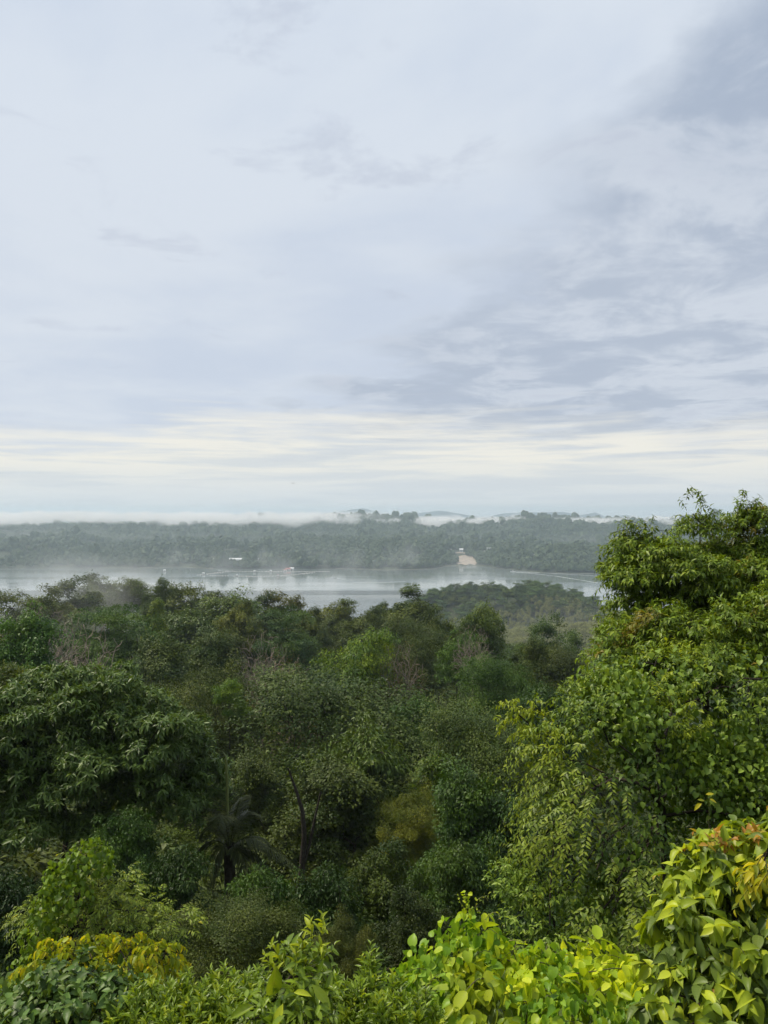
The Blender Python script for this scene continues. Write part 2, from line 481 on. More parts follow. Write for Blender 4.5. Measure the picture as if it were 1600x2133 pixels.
def skeleton(rng, ends, trunk, r_tip=0.02, crook=0.12):
    """Joins end points to a trunk polyline; returns list of (path, radii)."""
    nodes = [np.array(p, float) for p in trunk]; par = [-1]+list(range(len(trunk)-1))
    cost = [0.0]
    for i in range(1, len(trunk)): cost.append(cost[-1]+np.linalg.norm(nodes[i]-nodes[i-1]))
    top = nodes[-1]
    order = np.argsort(np.linalg.norm(ends-top, axis=1))
    zmin = nodes[len(trunk)//2][2] if len(trunk) > 2 else -1e9
    for e in ends[order]:
        A = np.array(nodes); C = np.array(cost)
        dv = e-A; dist = np.linalg.norm(dv, axis=1)
        rise = dv[:, 2]/(dist+1e-6)
        s = dist*(1+0.5*np.clip(-rise+0.1, 0, 1)) + 0.35*C + np.where(A[:, 2] < zmin, 1e3, 0)
        j = int(np.argmin(s)); a = A[j]; L = dist[j]
        m = 3 if L > 1.2 else 2
        bend = rng.normal(size=3)*crook*L*0.5 + np.array([0, 0, 0.12*L])
        prev = j
        for k in range(1, m+1):
            t = k/m
            p = a + (e-a)*t + bend*math.sin(math.pi*t)*0.7
            nodes.append(p); par.append(prev); cost.append(cost[prev]+np.linalg.norm(p-nodes[prev])); prev = len(nodes)-1
    n = len(nodes); r = np.full(n, r_tip**2.4); has = np.zeros(n, bool)
    acc = np.zeros(n)
    for i in range(n-1, -1, -1):
        v = acc[i] if acc[i] > 0 else r_tip**2.4
        r[i] = v**(1/2.4)
        if par[i] >= 0: acc[par[i]] += v
    return np.array(nodes), np.array(par), r

def skeleton_mesh(mb, nodes, par, r, rmin=0.0, k=5):
    """Tubes along chains of the skeleton."""
    n = len(nodes); kids = [[] for _ in range(n)]
    for i in range(n):
        if par[i] >= 0: kids[par[i]].append(i)
    stack = [(0, [0])]
    starts = [[0]]
    while starts:
        ch = starts.pop()
        i = ch[-1]
        while kids[i]:
            kk = sorted(kids[i], key=lambda q: -r[q])
            for q in kk[1:]: starts.append([i, q])
            i = kk[0]; ch.append(i)
        if len(ch) > 1:
            P = nodes[ch]; R = r[ch].copy(); R[0] = min(R[0], R[1]*1.25) if ch[0] != 0 else R[0]*1.25
            R = np.maximum(R, rmin)
            kk_ = k if R[0] > 0.05 else max(3, k-2)
            mb.tube(P, R, kk_)

def in_thing(name, base, label, cat, group=None):
    e = empty(name, base); tag(e, label, cat, group); return e

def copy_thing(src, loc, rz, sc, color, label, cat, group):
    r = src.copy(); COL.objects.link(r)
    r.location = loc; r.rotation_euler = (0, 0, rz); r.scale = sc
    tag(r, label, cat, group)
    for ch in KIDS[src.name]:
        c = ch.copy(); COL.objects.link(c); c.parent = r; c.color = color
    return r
KIDS = {}

# ------------------------------------------------------------------ far forest (one mass), plantation, undergrowth
def scatter_stuff(name, label, protos, P, rz, sc, pick=None):
    """One object: points carrying a rotation and a scale, a crown mesh instanced on each (geometry nodes)."""
    me = bpy.data.meshes.new(name)
    me.vertices.add(len(P)); me.vertices.foreach_set('co', np.asarray(P, np.float32).ravel())
    a = me.attributes.new('turn', 'FLOAT_VECTOR', 'POINT'); a.data.foreach_set('vector', np.column_stack([0*rz, 0*rz, rz]).astype(np.float32).ravel())
    a = me.attributes.new('pick', 'INT', 'POINT'); a.data.foreach_set('value', (pick if pick is not None else np.arange(len(P)) % len(protos)).astype(np.int32))
    a = me.attributes.new('size', 'FLOAT_VECTOR', 'POINT'); a.data.foreach_set('vector', np.asarray(sc, np.float32).ravel())
    o = obj(name, me); tag(o, label, kind='stuff')
    coll = bpy.data.collections.new(name+'_kinds')
    for p in protos: coll.objects.link(p)
    g = bpy.data.node_groups.new(name+'_scatter', 'GeometryNodeTree')
    g.interface.new_socket('Geometry', in_out='INPUT', socket_type='NodeSocketGeometry')
    g.interface.new_socket('Geometry', in_out='OUTPUT', socket_type='NodeSocketGeometry')
    gi = g.nodes.new('NodeGroupInput'); go = g.nodes.new('NodeGroupOutput')
    ci = g.nodes.new('GeometryNodeCollectionInfo'); ci.inputs['Collection'].default_value = coll
    ci.inputs['Separate Children'].default_value = True; ci.inputs['Reset Children'].default_value = True
    ip = g.nodes.new('GeometryNodeInstanceOnPoints'); ip.inputs['Pick Instance'].default_value = True
    t = g.nodes.new('GeometryNodeInputNamedAttribute'); t.data_type = 'FLOAT_VECTOR'; t.inputs[0].default_value = 'turn'
    s = g.nodes.new('GeometryNodeInputNamedAttribute'); s.data_type = 'FLOAT_VECTOR'; s.inputs[0].default_value = 'size'
    g.links.new(gi.outputs[0], ip.inputs['Points']); g.links.new(ci.outputs[0], ip.inputs['Instance'])
    g.links.new(t.outputs[0], ip.inputs['Rotation']); g.links.new(s.outputs[0], ip.inputs['Scale'])
    k_ = g.nodes.new('GeometryNodeInputNamedAttribute'); k_.data_type = 'INT'; k_.inputs[0].default_value = 'pick'
    g.links.new(k_.outputs[0], ip.inputs['Instance Index'])
    g.links.new(ip.outputs[0], go.inputs[0])
    md = o.modifiers.new('scatter', 'NODES'); md.node_group = g
    return o

FAR_LEAF = leaf_mat('far_foliage', [(0, (0.018, 0.038, 0.020)), (0.5, (0.026, 0.048, 0.025)), (1, (0.038, 0.062, 0.034))], 0.15, 0.7)
def far_crown(rng, n=46, leaf=0.42, flat=0.75):
    """A crown of unit width for trees over a kilometre away: lumps of leafy faces."""
    P, Dn = lobe_points(rng, [(0, 0, .45, .5, .5, .45*flat), (.18, .1, .62, .3, .3, .28), (-.2, -.08, .55, .32, .3, .3)], n, 0.75)
    D = nrm(np.cross(Dn, rand_dirs(rng, len(P))) + 0.1*Dn)
    tv, tf = leaf_template('tiny', 0.1, 0.25, 0.8)
    tv = tv-np.array([0, .5, 0])
    V, F = leaves_arrays(tv, tf, P, D, Dn, rng.uniform(.7, 1.3, len(P))*leaf)
    return V, F
def far_proto(i, rng, **k):
    V, F = far_crown(rng, **k)
    o = bpy.data.objects.new('far_tree_kind', mesh_np('far_tree_kind', V, F, None, [FAR_LEAF]))
    o.color = [(1, 1, 1, 1), (.75, .8, .8, 1), (1.5, 1.4, 1.05, 1), (.9, 1.1, .85, 1), (1.2, 1.05, .9, 1)][i % 5]
    return o

CLEARED = []
def CLEAR(x, y):
    m = np.ones(len(x), bool)
    for cx, cy, rx, ry in CLEARED: m &= ((x-cx)/rx)**2+((y-cy)/ry)**2 > 1
    return m
for px_, py_, rx_, ry_ in ((493, 1172, 62, 30), (970, 1176, 22, 30), (1023, 1150, 22, 22), (960, 1151, 26, 16), (935, 1152, 14, 14), (1114, 1165, 9, 14)):
    q_ = ray_ground(px_, py_); CLEARED.append((q_[0], q_[1]-6, rx_, ry_))
CLEARED.append((176, 1650, 25, 88))
def build_far_forest():
    rng = np.random.default_rng(11)
    protos = [far_proto(i, rng) for i in range(5)]
    n = 52000
    y = 1330+rng.uniform(0, 1, n)**1.5*1750
    x = rng.uniform(-0.62, 0.62, n)*y
    t = y-shore(x); z = ground_z(x, y)
    keep = (t > 8) & (z > 0.6) & CLEAR(x, y)
    cl = fbm(x/90+5, y/90, 71)
    keep &= ~((cl > 0.60) & (rng.uniform(0, 1, n) < 0.75))
    x, y, z = x[keep], y[keep], z[keep]
    s = rng.uniform(6.5, 13, len(x))*(1+0.25*ss(y, 1700, 2600))
    s = s*(0.6+0.9*fbm(x/55, y/55, 83)); big = rng.uniform(0, 1, len(x)) < 0.05
    s = np.where(big, s*1.7, s)
    S = np.column_stack([s, s, s*rng.uniform(0.8, 1.5, len(x))])
    pk = np.clip((fbm(x/70+2, y/110, 81)-.3)/.4*5+rng.normal(size=len(x))*.9, 0, 4.99).astype(int); pk = np.array([1, 0, 3, 4, 2])[pk]
    scatter_stuff('forest', 'hazy forest covering the far hills across the lake', protos, np.column_stack([x, y, z-0.5]), rng.uniform(0, 6.28, len(x)), S, pk)
build_far_forest()
# ------------------------------------------------------------------ forest trees: kinds
G = lambda *a: [(i/(len(a)-1), c) for i, c in enumerate(a)]
def GN(*a):
    m = a[len(a)//2]; return G(*[tuple(m[i]+(c[i]-m[i])*.5 for i in range(3)) for c in a])     # leaves of one kind differ only a little
M_OLIVE = leaf_mat('olive_leaves', GN((0.030, 0.046, 0.010), (0.050, 0.073, 0.017), (0.082, 0.108, 0.028)), 0.16, 0.5, spec=.22)
M_GREY = leaf_mat('grey_green_leaves', GN((0.028, 0.046, 0.014), (0.046, 0.070, 0.022), (0.070, 0.096, 0.034)), 0.14, 0.5, spec=.22)
M_GREEN = leaf_mat('mid_green_leaves', GN((0.026, 0.050, 0.013), (0.044, 0.080, 0.020), (0.075, 0.115, 0.034)), 0.18, 0.45, spec=.28)
M_BLUE = leaf_mat('blue_green_leaves', GN((0.026, 0.052, 0.020), (0.042, 0.078, 0.030), (0.066, 0.108, 0.045)), 0.15, 0.5, spec=.22)
M_LIME = leaf_mat('yellow_green_leaves', G((0.060, 0.090, 0.014), (0.100, 0.140, 0.022), (0.170, 0.200, 0.036)), 0.25, 0.45, spec=.25)
M_DRY = leaf_mat('dry_leaves', G((0.075, 0.055, 0.032), (0.100, 0.075, 0.045), (0.130, 0.105, 0.06)), 0.2, 0.7)

def proto_tree(name, seed, lobes, trunk, n_cl, n_lf, rc, leaf, mat, bark, tmpl='tiny', flat=0.55, droop=0.25, width=0.42,
               r_tip=0.022, shell=0.35, crook=0.14, ends_skip=1, low=-0.35, spread=0.5, boughs=30, br=1.5, bflat=0.7):
    rng = np.random.default_rng(seed)
    if boughs:
        # boughs: rounded masses on the outside of the crown, leaf clumps on the outside of each
        B, BD = lobe_points(rng, lobes, boughs, shell, low)
        rb = br*rng.uniform(.45, 1.55, len(B))
        C, Dn = lobe_points(rng, np.column_stack([B, rb, rb, rb*bflat]), n_cl, 0.45, -0.2)
        bi = np.argmin(((C[:, None]-B[None])**2).sum(-1), 1)
        btint = rng.uniform(-1, 1, len(B))
        # uneven outline: warp the crown and let some sprays stand out
        ph = rng.uniform(0, 6.28, 6)
        C = C+np.column_stack([.7*np.sin(.9*C[:, 2]+ph[0])+.4*np.sin(1.7*C[:, 1]+ph[1]), .7*np.sin(.8*C[:, 2]+ph[2]), .6*np.sin(.9*C[:, 0]+ph[3])+.5*np.sin(1.1*C[:, 1]+ph[4])])
        out_ = rng.uniform(size=len(C)) < .13
        C = C+Dn*np.where(out_, rng.uniform(.3, 1.3, len(C)), 0)[:, None]
    else:
        C, Dn = lobe_points(rng, lobes, n_cl, shell, low); bi = np.arange(len(C)); btint = rng.uniform(-1, 1, len(C))
    root = bpy.data.objects.new(name, None)
    trunk = np.array([(0, 0, -30), (.1, .1, -14)]+[tuple(p) for p in trunk], float)
    nodes, par, r = skeleton(rng, C[::ends_skip], trunk, r_tip, crook)
    mb = MB(); skeleton_mesh(mb, nodes, par, r, 0.006)
    t = bpy.data.objects.new('trunk', mb.mesh('trunk', [bark], True)); t.parent = root
    kids = [t]
    if n_lf > 0:
        n = len(C)*n_lf
        ci = np.repeat(np.arange(len(C)), n_lf)
        q = rng.normal(size=(n, 3)); q /= np.maximum(1, np.linalg.norm(q, axis=1)/1.7)[:, None]
        sz = rng.uniform(0.55, 1.4, len(C))[ci]
        off = q*np.array([1, 1, flat])*rc*sz[:, None]
        off[:, 2] -= 0.12*(off[:, 0]**2+off[:, 1]**2)/rc
        P = C[ci]+off
        D = nrm(off*np.array([1, 1, .4])+Dn[ci]*rc*0.4+rng.normal(size=(n, 3))*rc*spread) - np.array([0, 0, droop])
        U = nrm(np.array([0, 0, .5])+Dn[ci]*0.9+rng.normal(size=(n, 3))*0.3)
        tv, tf = leaf_template(tmpl, 0.14, 0.2, width)
        V, F = leaves_arrays(tv, tf, P, D, U, leaf*rng.uniform(.65, 1.35, n), rng, 0.15)
        tint = np.repeat((0.65*btint[bi]+0.35*rng.uniform(-1, 1, len(C)))[ci], len(tv))
        c = bpy.data.objects.new('crown', mesh_np('crown', V, F, None, [mat], False, None, {'tint': tint})); c.parent = root
        kids.append(c)
    KIDS[name] = kids
    z = C[:, 2]; PROTO[name] = (root, float(np.quantile(z, .995))+rc*flat, float(np.quantile(C[:, 0], .98)-np.quantile(C[:, 0], .02))+rc)
    return root
PROTO = {}
T18 = [(0, 0, -2), (.15, .05, 3), (-.1, .1, 6), (.1, 0, 9.5), (.15, .1, 12)]
proto_tree('fine_leaved_tree', 1, [(0, 0, 12.5, 5.6, 5.6, 4.6), (3.0, -1.5, 10.5, 3.6, 3.4, 3.2), (-3.4, .5, 10.8, 3.4, 3.6, 3.3), (.5, -2.8, 9.6, 3.8, 3, 3.2), (-.6, 2, 14.5, 3.2, 3, 3.2)],
           T18, 520, 130, 0.62, 0.185, M_GREY, BARK, flat=0.6, width=0.5, ends_skip=3, shell=.5, boughs=46, br=1.7)
proto_tree('round_crowned_tree', 2, [(0, 0, 12.8, 4.8, 4.8, 4.9), (2.7, 1, 11, 3.4, 3.4, 3.2), (-2.6, -1.4, 11.2, 3.5, 3.3, 3.3), (0, -2.4, 9.8, 3.4, 2.8, 2.8)],
           T18, 380, 95, 0.58, 0.36, M_OLIVE, BARK, flat=0.55, ends_skip=2, boughs=34, br=1.7)
proto_tree('wide_crowned_tree', 12, [(.5, .3, 13.2, 3.6, 3.6, 3.4), (3.6, -.8, 11.2, 3.0, 3.2, 2.6), (-3.4, .9, 12.0, 3.2, 3.2, 2.8), (-1.2, -2.6, 9.4, 3.0, 2.6, 2.6), (1.6, -2.2, 10.2, 2.6, 2.4, 2.4), (-4.4, -.6, 9.2, 2.2, 2.4, 2.0), (4.4, .6, 8.6, 2.0, 2.2, 1.9)],
           T18, 420, 85, 0.6, 0.36, M_GREEN, BARK, flat=0.5, ends_skip=2, boughs=44, br=1.45, droop=.35)
proto_tree('feathery_tree', 13, [(-.6, .2, 13.8, 3.0, 3.0, 3.2), (2.8, .4, 12.4, 2.6, 2.8, 2.8), (-3.0, -.6, 11.0, 2.8, 2.8, 2.8), (.8, -2.2, 10.4, 2.8, 2.4, 2.8), (3.6, -.8, 8.8, 2.2, 2.2, 2.2), (-1.6, 1.0, 16.2, 1.6, 1.6, 1.6)],
           T18, 430, 100, 0.55, 0.26, M_GREY, BARK, flat=0.6, width=.5, ends_skip=2, boughs=42, br=1.35)
proto_tree('tall_ragged_tree', 3, [(0, 0, 14, 3.2, 3.2, 4.2), (2.2, -.6, 11, 2.6, 2.6, 2.6), (-2.4, .6, 10.4, 2.8, 2.6, 2.8), (.5, .3, 17, 1.8, 1.8, 2.2), (-1.2, -.4, 15.5, 1.7, 1.7, 1.8)],
           T18+[(.2, .1, 14.5)], 250, 85, 0.52, 0.38, M_OLIVE, BARK, flat=0.5, shell=.3, boughs=26, br=1.2)
proto_tree('broad_leaved_tree', 4, [(0, 0, 12.6, 4.6, 4.6, 4.6), (3, .6, 11.4, 3.2, 3.2, 3), (-2.8, -.8, 10.8, 3.4, 3.2, 3.3), (.6, -2.6, 10.2, 3.4, 2.6, 3)],
           T18, 280, 75, 0.62, 0.40, M_GREEN, BARK, tmpl='small', flat=0.45, droop=0.5, width=0.4, boughs=30, br=1.6)
proto_tree('layered_tree', 5, [(0, 0, 14.6, 3.2, 3.2, 2.6), (0, 0, 11.8, 4.8, 4.8, 2.6), (.3, -.4, 8.6, 5.4, 5.2, 2.4)],
           T18, 300, 100, 0.7, 0.30, M_BLUE, BARK, flat=0.25, droop=0.1, shell=.3, boughs=34, br=1.9, bflat=.3)
proto_tree('airy_tree', 6, [(0, 0, 13, 5, 4.6, 4.8), (2.2, 0, 15.5, 3, 2.8, 2.4), (-2.6, .3, 14.6, 2.8, 2.6, 2.4)],
           T18, 150, 44, 0.5, 0.30, M_OLIVE, BARK, flat=0.5, r_tip=0.028, crook=0.2, boughs=22, br=1.1)
proto_tree('conical_tree', 7, [(0, 0, 15.2, 1.5, 1.5, 3.0), (0, 0, 12, 2.9, 2.9, 3.2), (.2, 0, 9, 4.0, 4.0, 3.0)],
           T18+[(.1, .1, 16)], 220, 80, 0.5, 0.34, M_LIME, BARK, flat=0.4, droop=0.1, boughs=34, br=1.0)
proto_tree('dome_tree', 8, [(0, 0, 11.6, 5.6, 5.6, 6.4), (1.5, -1, 9, 5, 4.8, 4.2), (-1.8, 0, 9, 4.8, 4.8, 4.2)],
           T18, 420, 100, 0.6, 0.28, M_BLUE, BARK, flat=0.6, shell=.6, ends_skip=3, boughs=60, br=1.3)
proto_tree('light_leaved_tree', 9, [(0, 0, 13.4, 4.0, 4, 4.2), (2.6, .6, 11, 3, 3, 2.8), (-2.6, -.6, 10.6, 3, 3, 2.8), (.4, .2, 16.4, 2, 2, 1.8)],
           T18, 230, 85, 0.6, 0.34, M_LIME, BARK, flat=0.4, droop=0.3, boughs=26, br=1.35)
# trees that have shed their leaves: limbs and fine twigs only
def bare_tree(name, seed, lobes, trunk, n, bark, tip=0.011, dry=0):
    proto_tree(name, seed, lobes, trunk, n, dry, 0.7, 0.16, M_DRY, bark, r_tip=tip, shell=0.25, crook=0.22, boughs=0)
bare_tree('leafless_tree', 21, [(0, 0, 12, 5.2, 4.6, 5.4), (-2.6, 0, 10, 3.4, 3, 4), (3.0, .4, 10.4, 3.2, 3, 3.6)], T18[:4], 850, BARK_PALE, 0.024)
bare_tree('twiggy_tree', 22, [(0, 0, 12.6, 4.2, 4.2, 5), (1.4, 0, 9, 3.8, 3.2, 3.6)], T18[:4], 620, BARK_PALE, 0.024, 6)

def place(kind, px, py, w, dist, label, color=(1, 1, 1), rz=None, group=None, cat='tree', name=None):
    root, H0, W0 = PROTO[kind]
    top = at(px, py, dist); g = float(ground_z(top[0], top[1]))
    s = w/1600*dist/W0*1.28; H = max(top[2]-g, 1.0)
    sz = float(np.clip(H/H0, .9*s, 1.4*s))              # the trunk runs on down to the ground

    rz = RNG.uniform(0, 6.28) if rz is None else rz
    o = copy_thing(root, (top[0], top[1], top[2]-H0*sz), rz, (s, s*RNG.uniform(.9, 1.1), sz), (*color, 1), label, cat, group)
    o.name = name or kind
    return o
# ------------------------------------------------------------------ forest trees: the ones the photograph lets one name
FG = 'forest trees on the slope below'
LISTED = (
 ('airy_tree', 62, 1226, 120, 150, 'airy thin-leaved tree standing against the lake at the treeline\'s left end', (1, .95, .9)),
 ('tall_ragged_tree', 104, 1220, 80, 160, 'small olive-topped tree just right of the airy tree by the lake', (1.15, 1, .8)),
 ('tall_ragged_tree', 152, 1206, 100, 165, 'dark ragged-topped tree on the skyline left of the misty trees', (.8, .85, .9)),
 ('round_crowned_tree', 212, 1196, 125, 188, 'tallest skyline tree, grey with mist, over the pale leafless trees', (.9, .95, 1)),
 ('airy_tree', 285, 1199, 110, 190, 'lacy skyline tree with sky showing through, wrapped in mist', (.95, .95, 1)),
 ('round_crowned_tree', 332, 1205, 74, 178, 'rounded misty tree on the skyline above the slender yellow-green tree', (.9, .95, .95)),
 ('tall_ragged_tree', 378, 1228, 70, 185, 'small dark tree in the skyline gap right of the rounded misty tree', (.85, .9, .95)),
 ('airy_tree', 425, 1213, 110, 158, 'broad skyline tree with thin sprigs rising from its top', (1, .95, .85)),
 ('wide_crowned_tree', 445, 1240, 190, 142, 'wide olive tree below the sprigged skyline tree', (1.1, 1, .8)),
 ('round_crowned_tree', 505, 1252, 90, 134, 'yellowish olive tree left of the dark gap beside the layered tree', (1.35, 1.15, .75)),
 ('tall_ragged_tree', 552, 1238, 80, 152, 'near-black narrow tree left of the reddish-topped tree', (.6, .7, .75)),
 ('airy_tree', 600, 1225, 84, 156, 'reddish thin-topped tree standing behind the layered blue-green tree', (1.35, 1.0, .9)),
 ('layered_tree', 596, 1268, 92, 118, 'blue-green tree with flat layered boughs in the middle of the slope', (1, 1, 1)),
 ('round_crowned_tree', 700, 1250, 110, 172, 'round pale-topped tree at the skyline in front of bright water', (1.3, 1.15, .95)),
 ('round_crowned_tree', 650, 1268, 90, 140, 'dull olive tree between the layered tree and the pale round top', (.95, .9, .8)),
 ('round_crowned_tree', 768, 1266, 100, 150, 'dark olive tree below the skyline right of the pale round top', (.9, .9, .8)),
 ('tall_ragged_tree', 848, 1221, 92, 158, 'pointed ragged tree rising highest in the middle of the treeline', (.95, .95, .85)),
 ('round_crowned_tree', 800, 1258, 88, 170, 'greyish round tree left of the pointed ragged skyline tree', (1.1, 1.05, .95)),
 ('conical_tree', 326, 1250, 46, 112, 'slender yellow-green tree with bare lower trunk below the misty skyline', (1.0, 1.0, .9)),
 ('layered_tree', 212, 1262, 120, 118, 'green tree of flat tiers right of the pale leafless trees', (1.0, 1.05, .75)),
 ('layered_tree', 275, 1275, 110, 104, 'second tiered tree, brighter green, below the misty lacy tree', (1.15, 1.15, .75)),
 ('leafless_tree', 92, 1266, 150, 104, 'pale leafless tree with a haze of twigs near the left edge', (1, 1, 1)),
 ('leafless_tree', 172, 1292, 170, 84, 'wide leafless tree whose pale limbs lean over the slope, in front of the tiered trees', (1, 1, 1)),
 ('wide_crowned_tree', 20, 1280, 175, 58, 'leafy green tree cut by the left edge above the big drooping-leaved tree', (1.0, 1.25, .8)),
 ('light_leaved_tree', 45, 1372, 120, 46, 'yellowish bush-like tree below the leafy tree at the left edge', (.6, .62, .6)),
 ('leafless_tree', 545, 1316, 110, 88, 'pinkish grey leafless tree standing in the middle of the dark forest', (1, 1, 1)),
 ('twiggy_tree', 585, 1360, 120, 78, 'rusty twiggy tree leaning out below the pinkish leafless tree', (1.1, .9, .8)),
 ('feathery_tree', 450, 1310, 150, 92, 'feathery olive tree left of the pinkish leafless tree', (.9, .95, .75)),
 ('feathery_tree', 330, 1330, 170, 80, 'fine-leaved grey-olive tree behind the big drooping-leaved tree', (.9, .92, .8)),
 ('fine_leaved_tree', 422, 1382, 165, 66, 'brownish green dome with a bright right flank above the palm', (1.1, 1.0, .75)),
 ('light_leaved_tree', 478, 1410, 56, 62, 'bright green sprays at the right flank of the brownish dome tree', (.75, .95, .6)),
 ('light_leaved_tree', 755, 1306, 135, 86, 'light green tree, the brightest in the middle of the slope', (.85, 1.0, .8)),
 ('fine_leaved_tree', 858, 1284, 110, 100, 'smoky grey fine-twigged tree right of the light green tree', (1.05, 1.0, 1.1)),
 ('twiggy_tree', 832, 1340, 96, 84, 'bare brown sticks below the smoky grey tree', (1, .9, .8)),
 ('round_crowned_tree', 915, 1272, 110, 112, 'dark olive round tree right of the pointed skyline tree', (.85, .85, .7)),
 ('wide_crowned_tree', 1012, 1260, 120, 112, 'large olive tree with yellow-touched right side below the wooded hill', (1.2, 1.05, .75)),
 ('leafless_tree', 985, 1300, 74, 84, 'slender pale bare tree standing before the large olive tree', (1, 1, 1)),
 ('broad_leaved_tree', 952, 1316, 84, 88, 'green tree with bright leaf clumps behind the slender bare tree', (1.0, 1.15, .85)),
 ('dome_tree', 1146, 1274, 104, 128, 'dense dark green dome-shaped tree standing clear before the plantation', (.95, .95, .8)),
 ('fine_leaved_tree', 1035, 1362, 118, 74, 'soft mid-green rounded tree below the large olive tree', (.85, 1.15, .65)),
 ('round_crowned_tree', 1108, 1326, 90, 86, 'dark olive tree directly below the dome-shaped tree', (.85, .85, .7)),
 ('fine_leaved_tree', 1190, 1345, 120, 84, 'grey-brown twiggy-looking tree beside the big leafy tree on the right', (.95, .85, .85)),
 ('broad_leaved_tree', 1120, 1415, 130, 64, 'blackish glossy-leaved tree below the grey-brown tree', (.6, .72, .7)),
 ('fine_leaved_tree', 690, 1392, 330, 62, 'huge dark grey-green tree in the very middle of the forest', (.85, .9, .75)),
 ('broad_leaved_tree', 890, 1462, 130, 60, 'dark green tree right of the huge middle tree', (.75, .9, .8)),
 ('broad_leaved_tree', 700, 1505, 220, 47, 'tree with pale broad leaf clusters in front of the huge middle tree', (1.15, 1.05, .9)),
 ('fine_leaved_tree', 985, 1462, 200, 50, 'silvery grey-green tree with glinting leaves right of the middle', (1.15, 1.15, 1.1)),
 ('conical_tree', 905, 1570, 112, 44, 'yellow-green cone-shaped young tree in the shade', (.62, .72, .55)),
 ('fine_leaved_tree', 858, 1645, 100, 41, 'thin yellow-leaved tree left below the yellow-green cone', (1.7, 1.35, .6)),
 ('feathery_tree', 735, 1585, 250, 42, 'dark brownish green tree spreading above the dark forked trunk', (.85, .82, .65)),
 ('feathery_tree', 545, 1570, 150, 44, 'dim brown-green tree behind the palm', (.85, .82, .65)),
 ('wide_crowned_tree', 1010, 1605, 200, 34, 'medium-leaved dark green tree beside the hanging creepers', (.72, .85, .75)),
 ('broad_leaved_tree', 950, 1735, 150, 28, 'lower small tree with light leaf edges right of the dark hollow', (.85, .9, .7)),
 ('round_crowned_tree', 800, 1770, 190, 28, 'gloomy dark bushy tree at the bottom of the hollow', (.62, .7, .6)),
 ('broad_leaved_tree', 255, 1700, 110, 22.5, 'dark glossy young tree under the big drooping-leaved tree', (.7, .85, .8)),
 ('broad_leaved_tree', 55, 1800, 170, 19.5, 'near-black bushy tree below the hanging lower bough at the left edge', (.36, .45, .4)),  # near-black tints here and below paint the shade around the big tree's feet
 ('broad_leaved_tree', 335, 1770, 150, 22, 'dark bushy tree between the big left tree and the palm', (.42, .52, .45)),
 ('round_crowned_tree', 160, 1785, 120, 23.5, 'black-green bush around the feet of the big left tree', (.36, .42, .4)),
 ('broad_leaved_tree', 560, 1790, 150, 22, 'low tree with pale leaf tips between the palm and the dark forked trunk', (.8, .92, .7)),
 ('broad_leaved_tree', 690, 1830, 150, 21, 'dark low tree right of the dark forked trunk', (.42, .52, .45)),  # dark tints of these three bushes stand for the hollow's shade
 ('round_crowned_tree', 860, 1850, 150, 19, 'black-green bush behind the creeper mound\'s left shoulder', (.4, .44, .4)),
 ('broad_leaved_tree', 1040, 1880, 150, 16, 'shaded leafy bush behind the tendrils of the creeper mound', (.5, .6, .5)),
 ('fine_leaved_tree', 505, 1868, 190, 17.5, 'rounded brown-green bush behind the upright-leaved hedge', (.95, .88, .6)),
 ('fine_leaved_tree', 712, 1915, 90, 13.5, 'small rusty bush behind the middle of the hedge', (1.05, .85, .6)),
)
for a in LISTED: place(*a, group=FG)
LANDMARKS = [('airy tree at the lake end', 62, 1255), ('tallest misty skyline tree', 212, 1225), ('slender yellow-green tree', 326, 1290), ('layered blue-green tree', 596, 1310), ('pinkish leafless tree', 545, 1380), ('light green tree', 755, 1350), ('pale round skyline top', 700, 1270), ('pointed skyline tree', 848, 1250),
             ('large olive tree', 1012, 1300), ('dome-shaped tree', 1146, 1310), ('huge middle tree', 690, 1470), ('silvery tree', 985, 1530), ('yellow-green cone tree', 905, 1620), ('thin yellow-leaved tree', 858, 1690), ('feather palm', 478, 1760), ('dark forked trunk', 630, 1800), ('big drooping-leaved tree', 200, 1550), ('hanging creepers', 1300, 1700),
             ('tall right-hand tree', 1430, 1200), ('small feathery tree', 200, 1900), ('brownish dome tree', 422, 1450), ('pale leafless trees', 130, 1320), ('smoky grey tree', 858, 1320), ('soft rounded green tree', 1035, 1420), ('creeper mound', 1000, 2000), ('leafy tree at the left edge', 20, 1330)]
def beside(px, py):
    n, x, y = min(LANDMARKS, key=lambda l: (l[1]-px)**2+(l[2]-py)**2)
    dx, dy = px-x, py-y
    r = ('just left of' if dx < 0 else 'just right of') if abs(dx) > abs(dy) else ('just above' if dy < 0 else 'just below')
    if dx*dx+dy*dy > 110**2: r = ('well to the left of' if dx < 0 else 'well to the right of') if abs(dx) > abs(dy) else ('well above' if dy < 0 else 'well below')
    return r+' the '+n
def blocks(px, py, w, d):
    return any(d < l[4]-2 and abs(px-l[1]) < (w+l[3])*.42 and py < l[2]+.75*l[3] for l in LISTED)
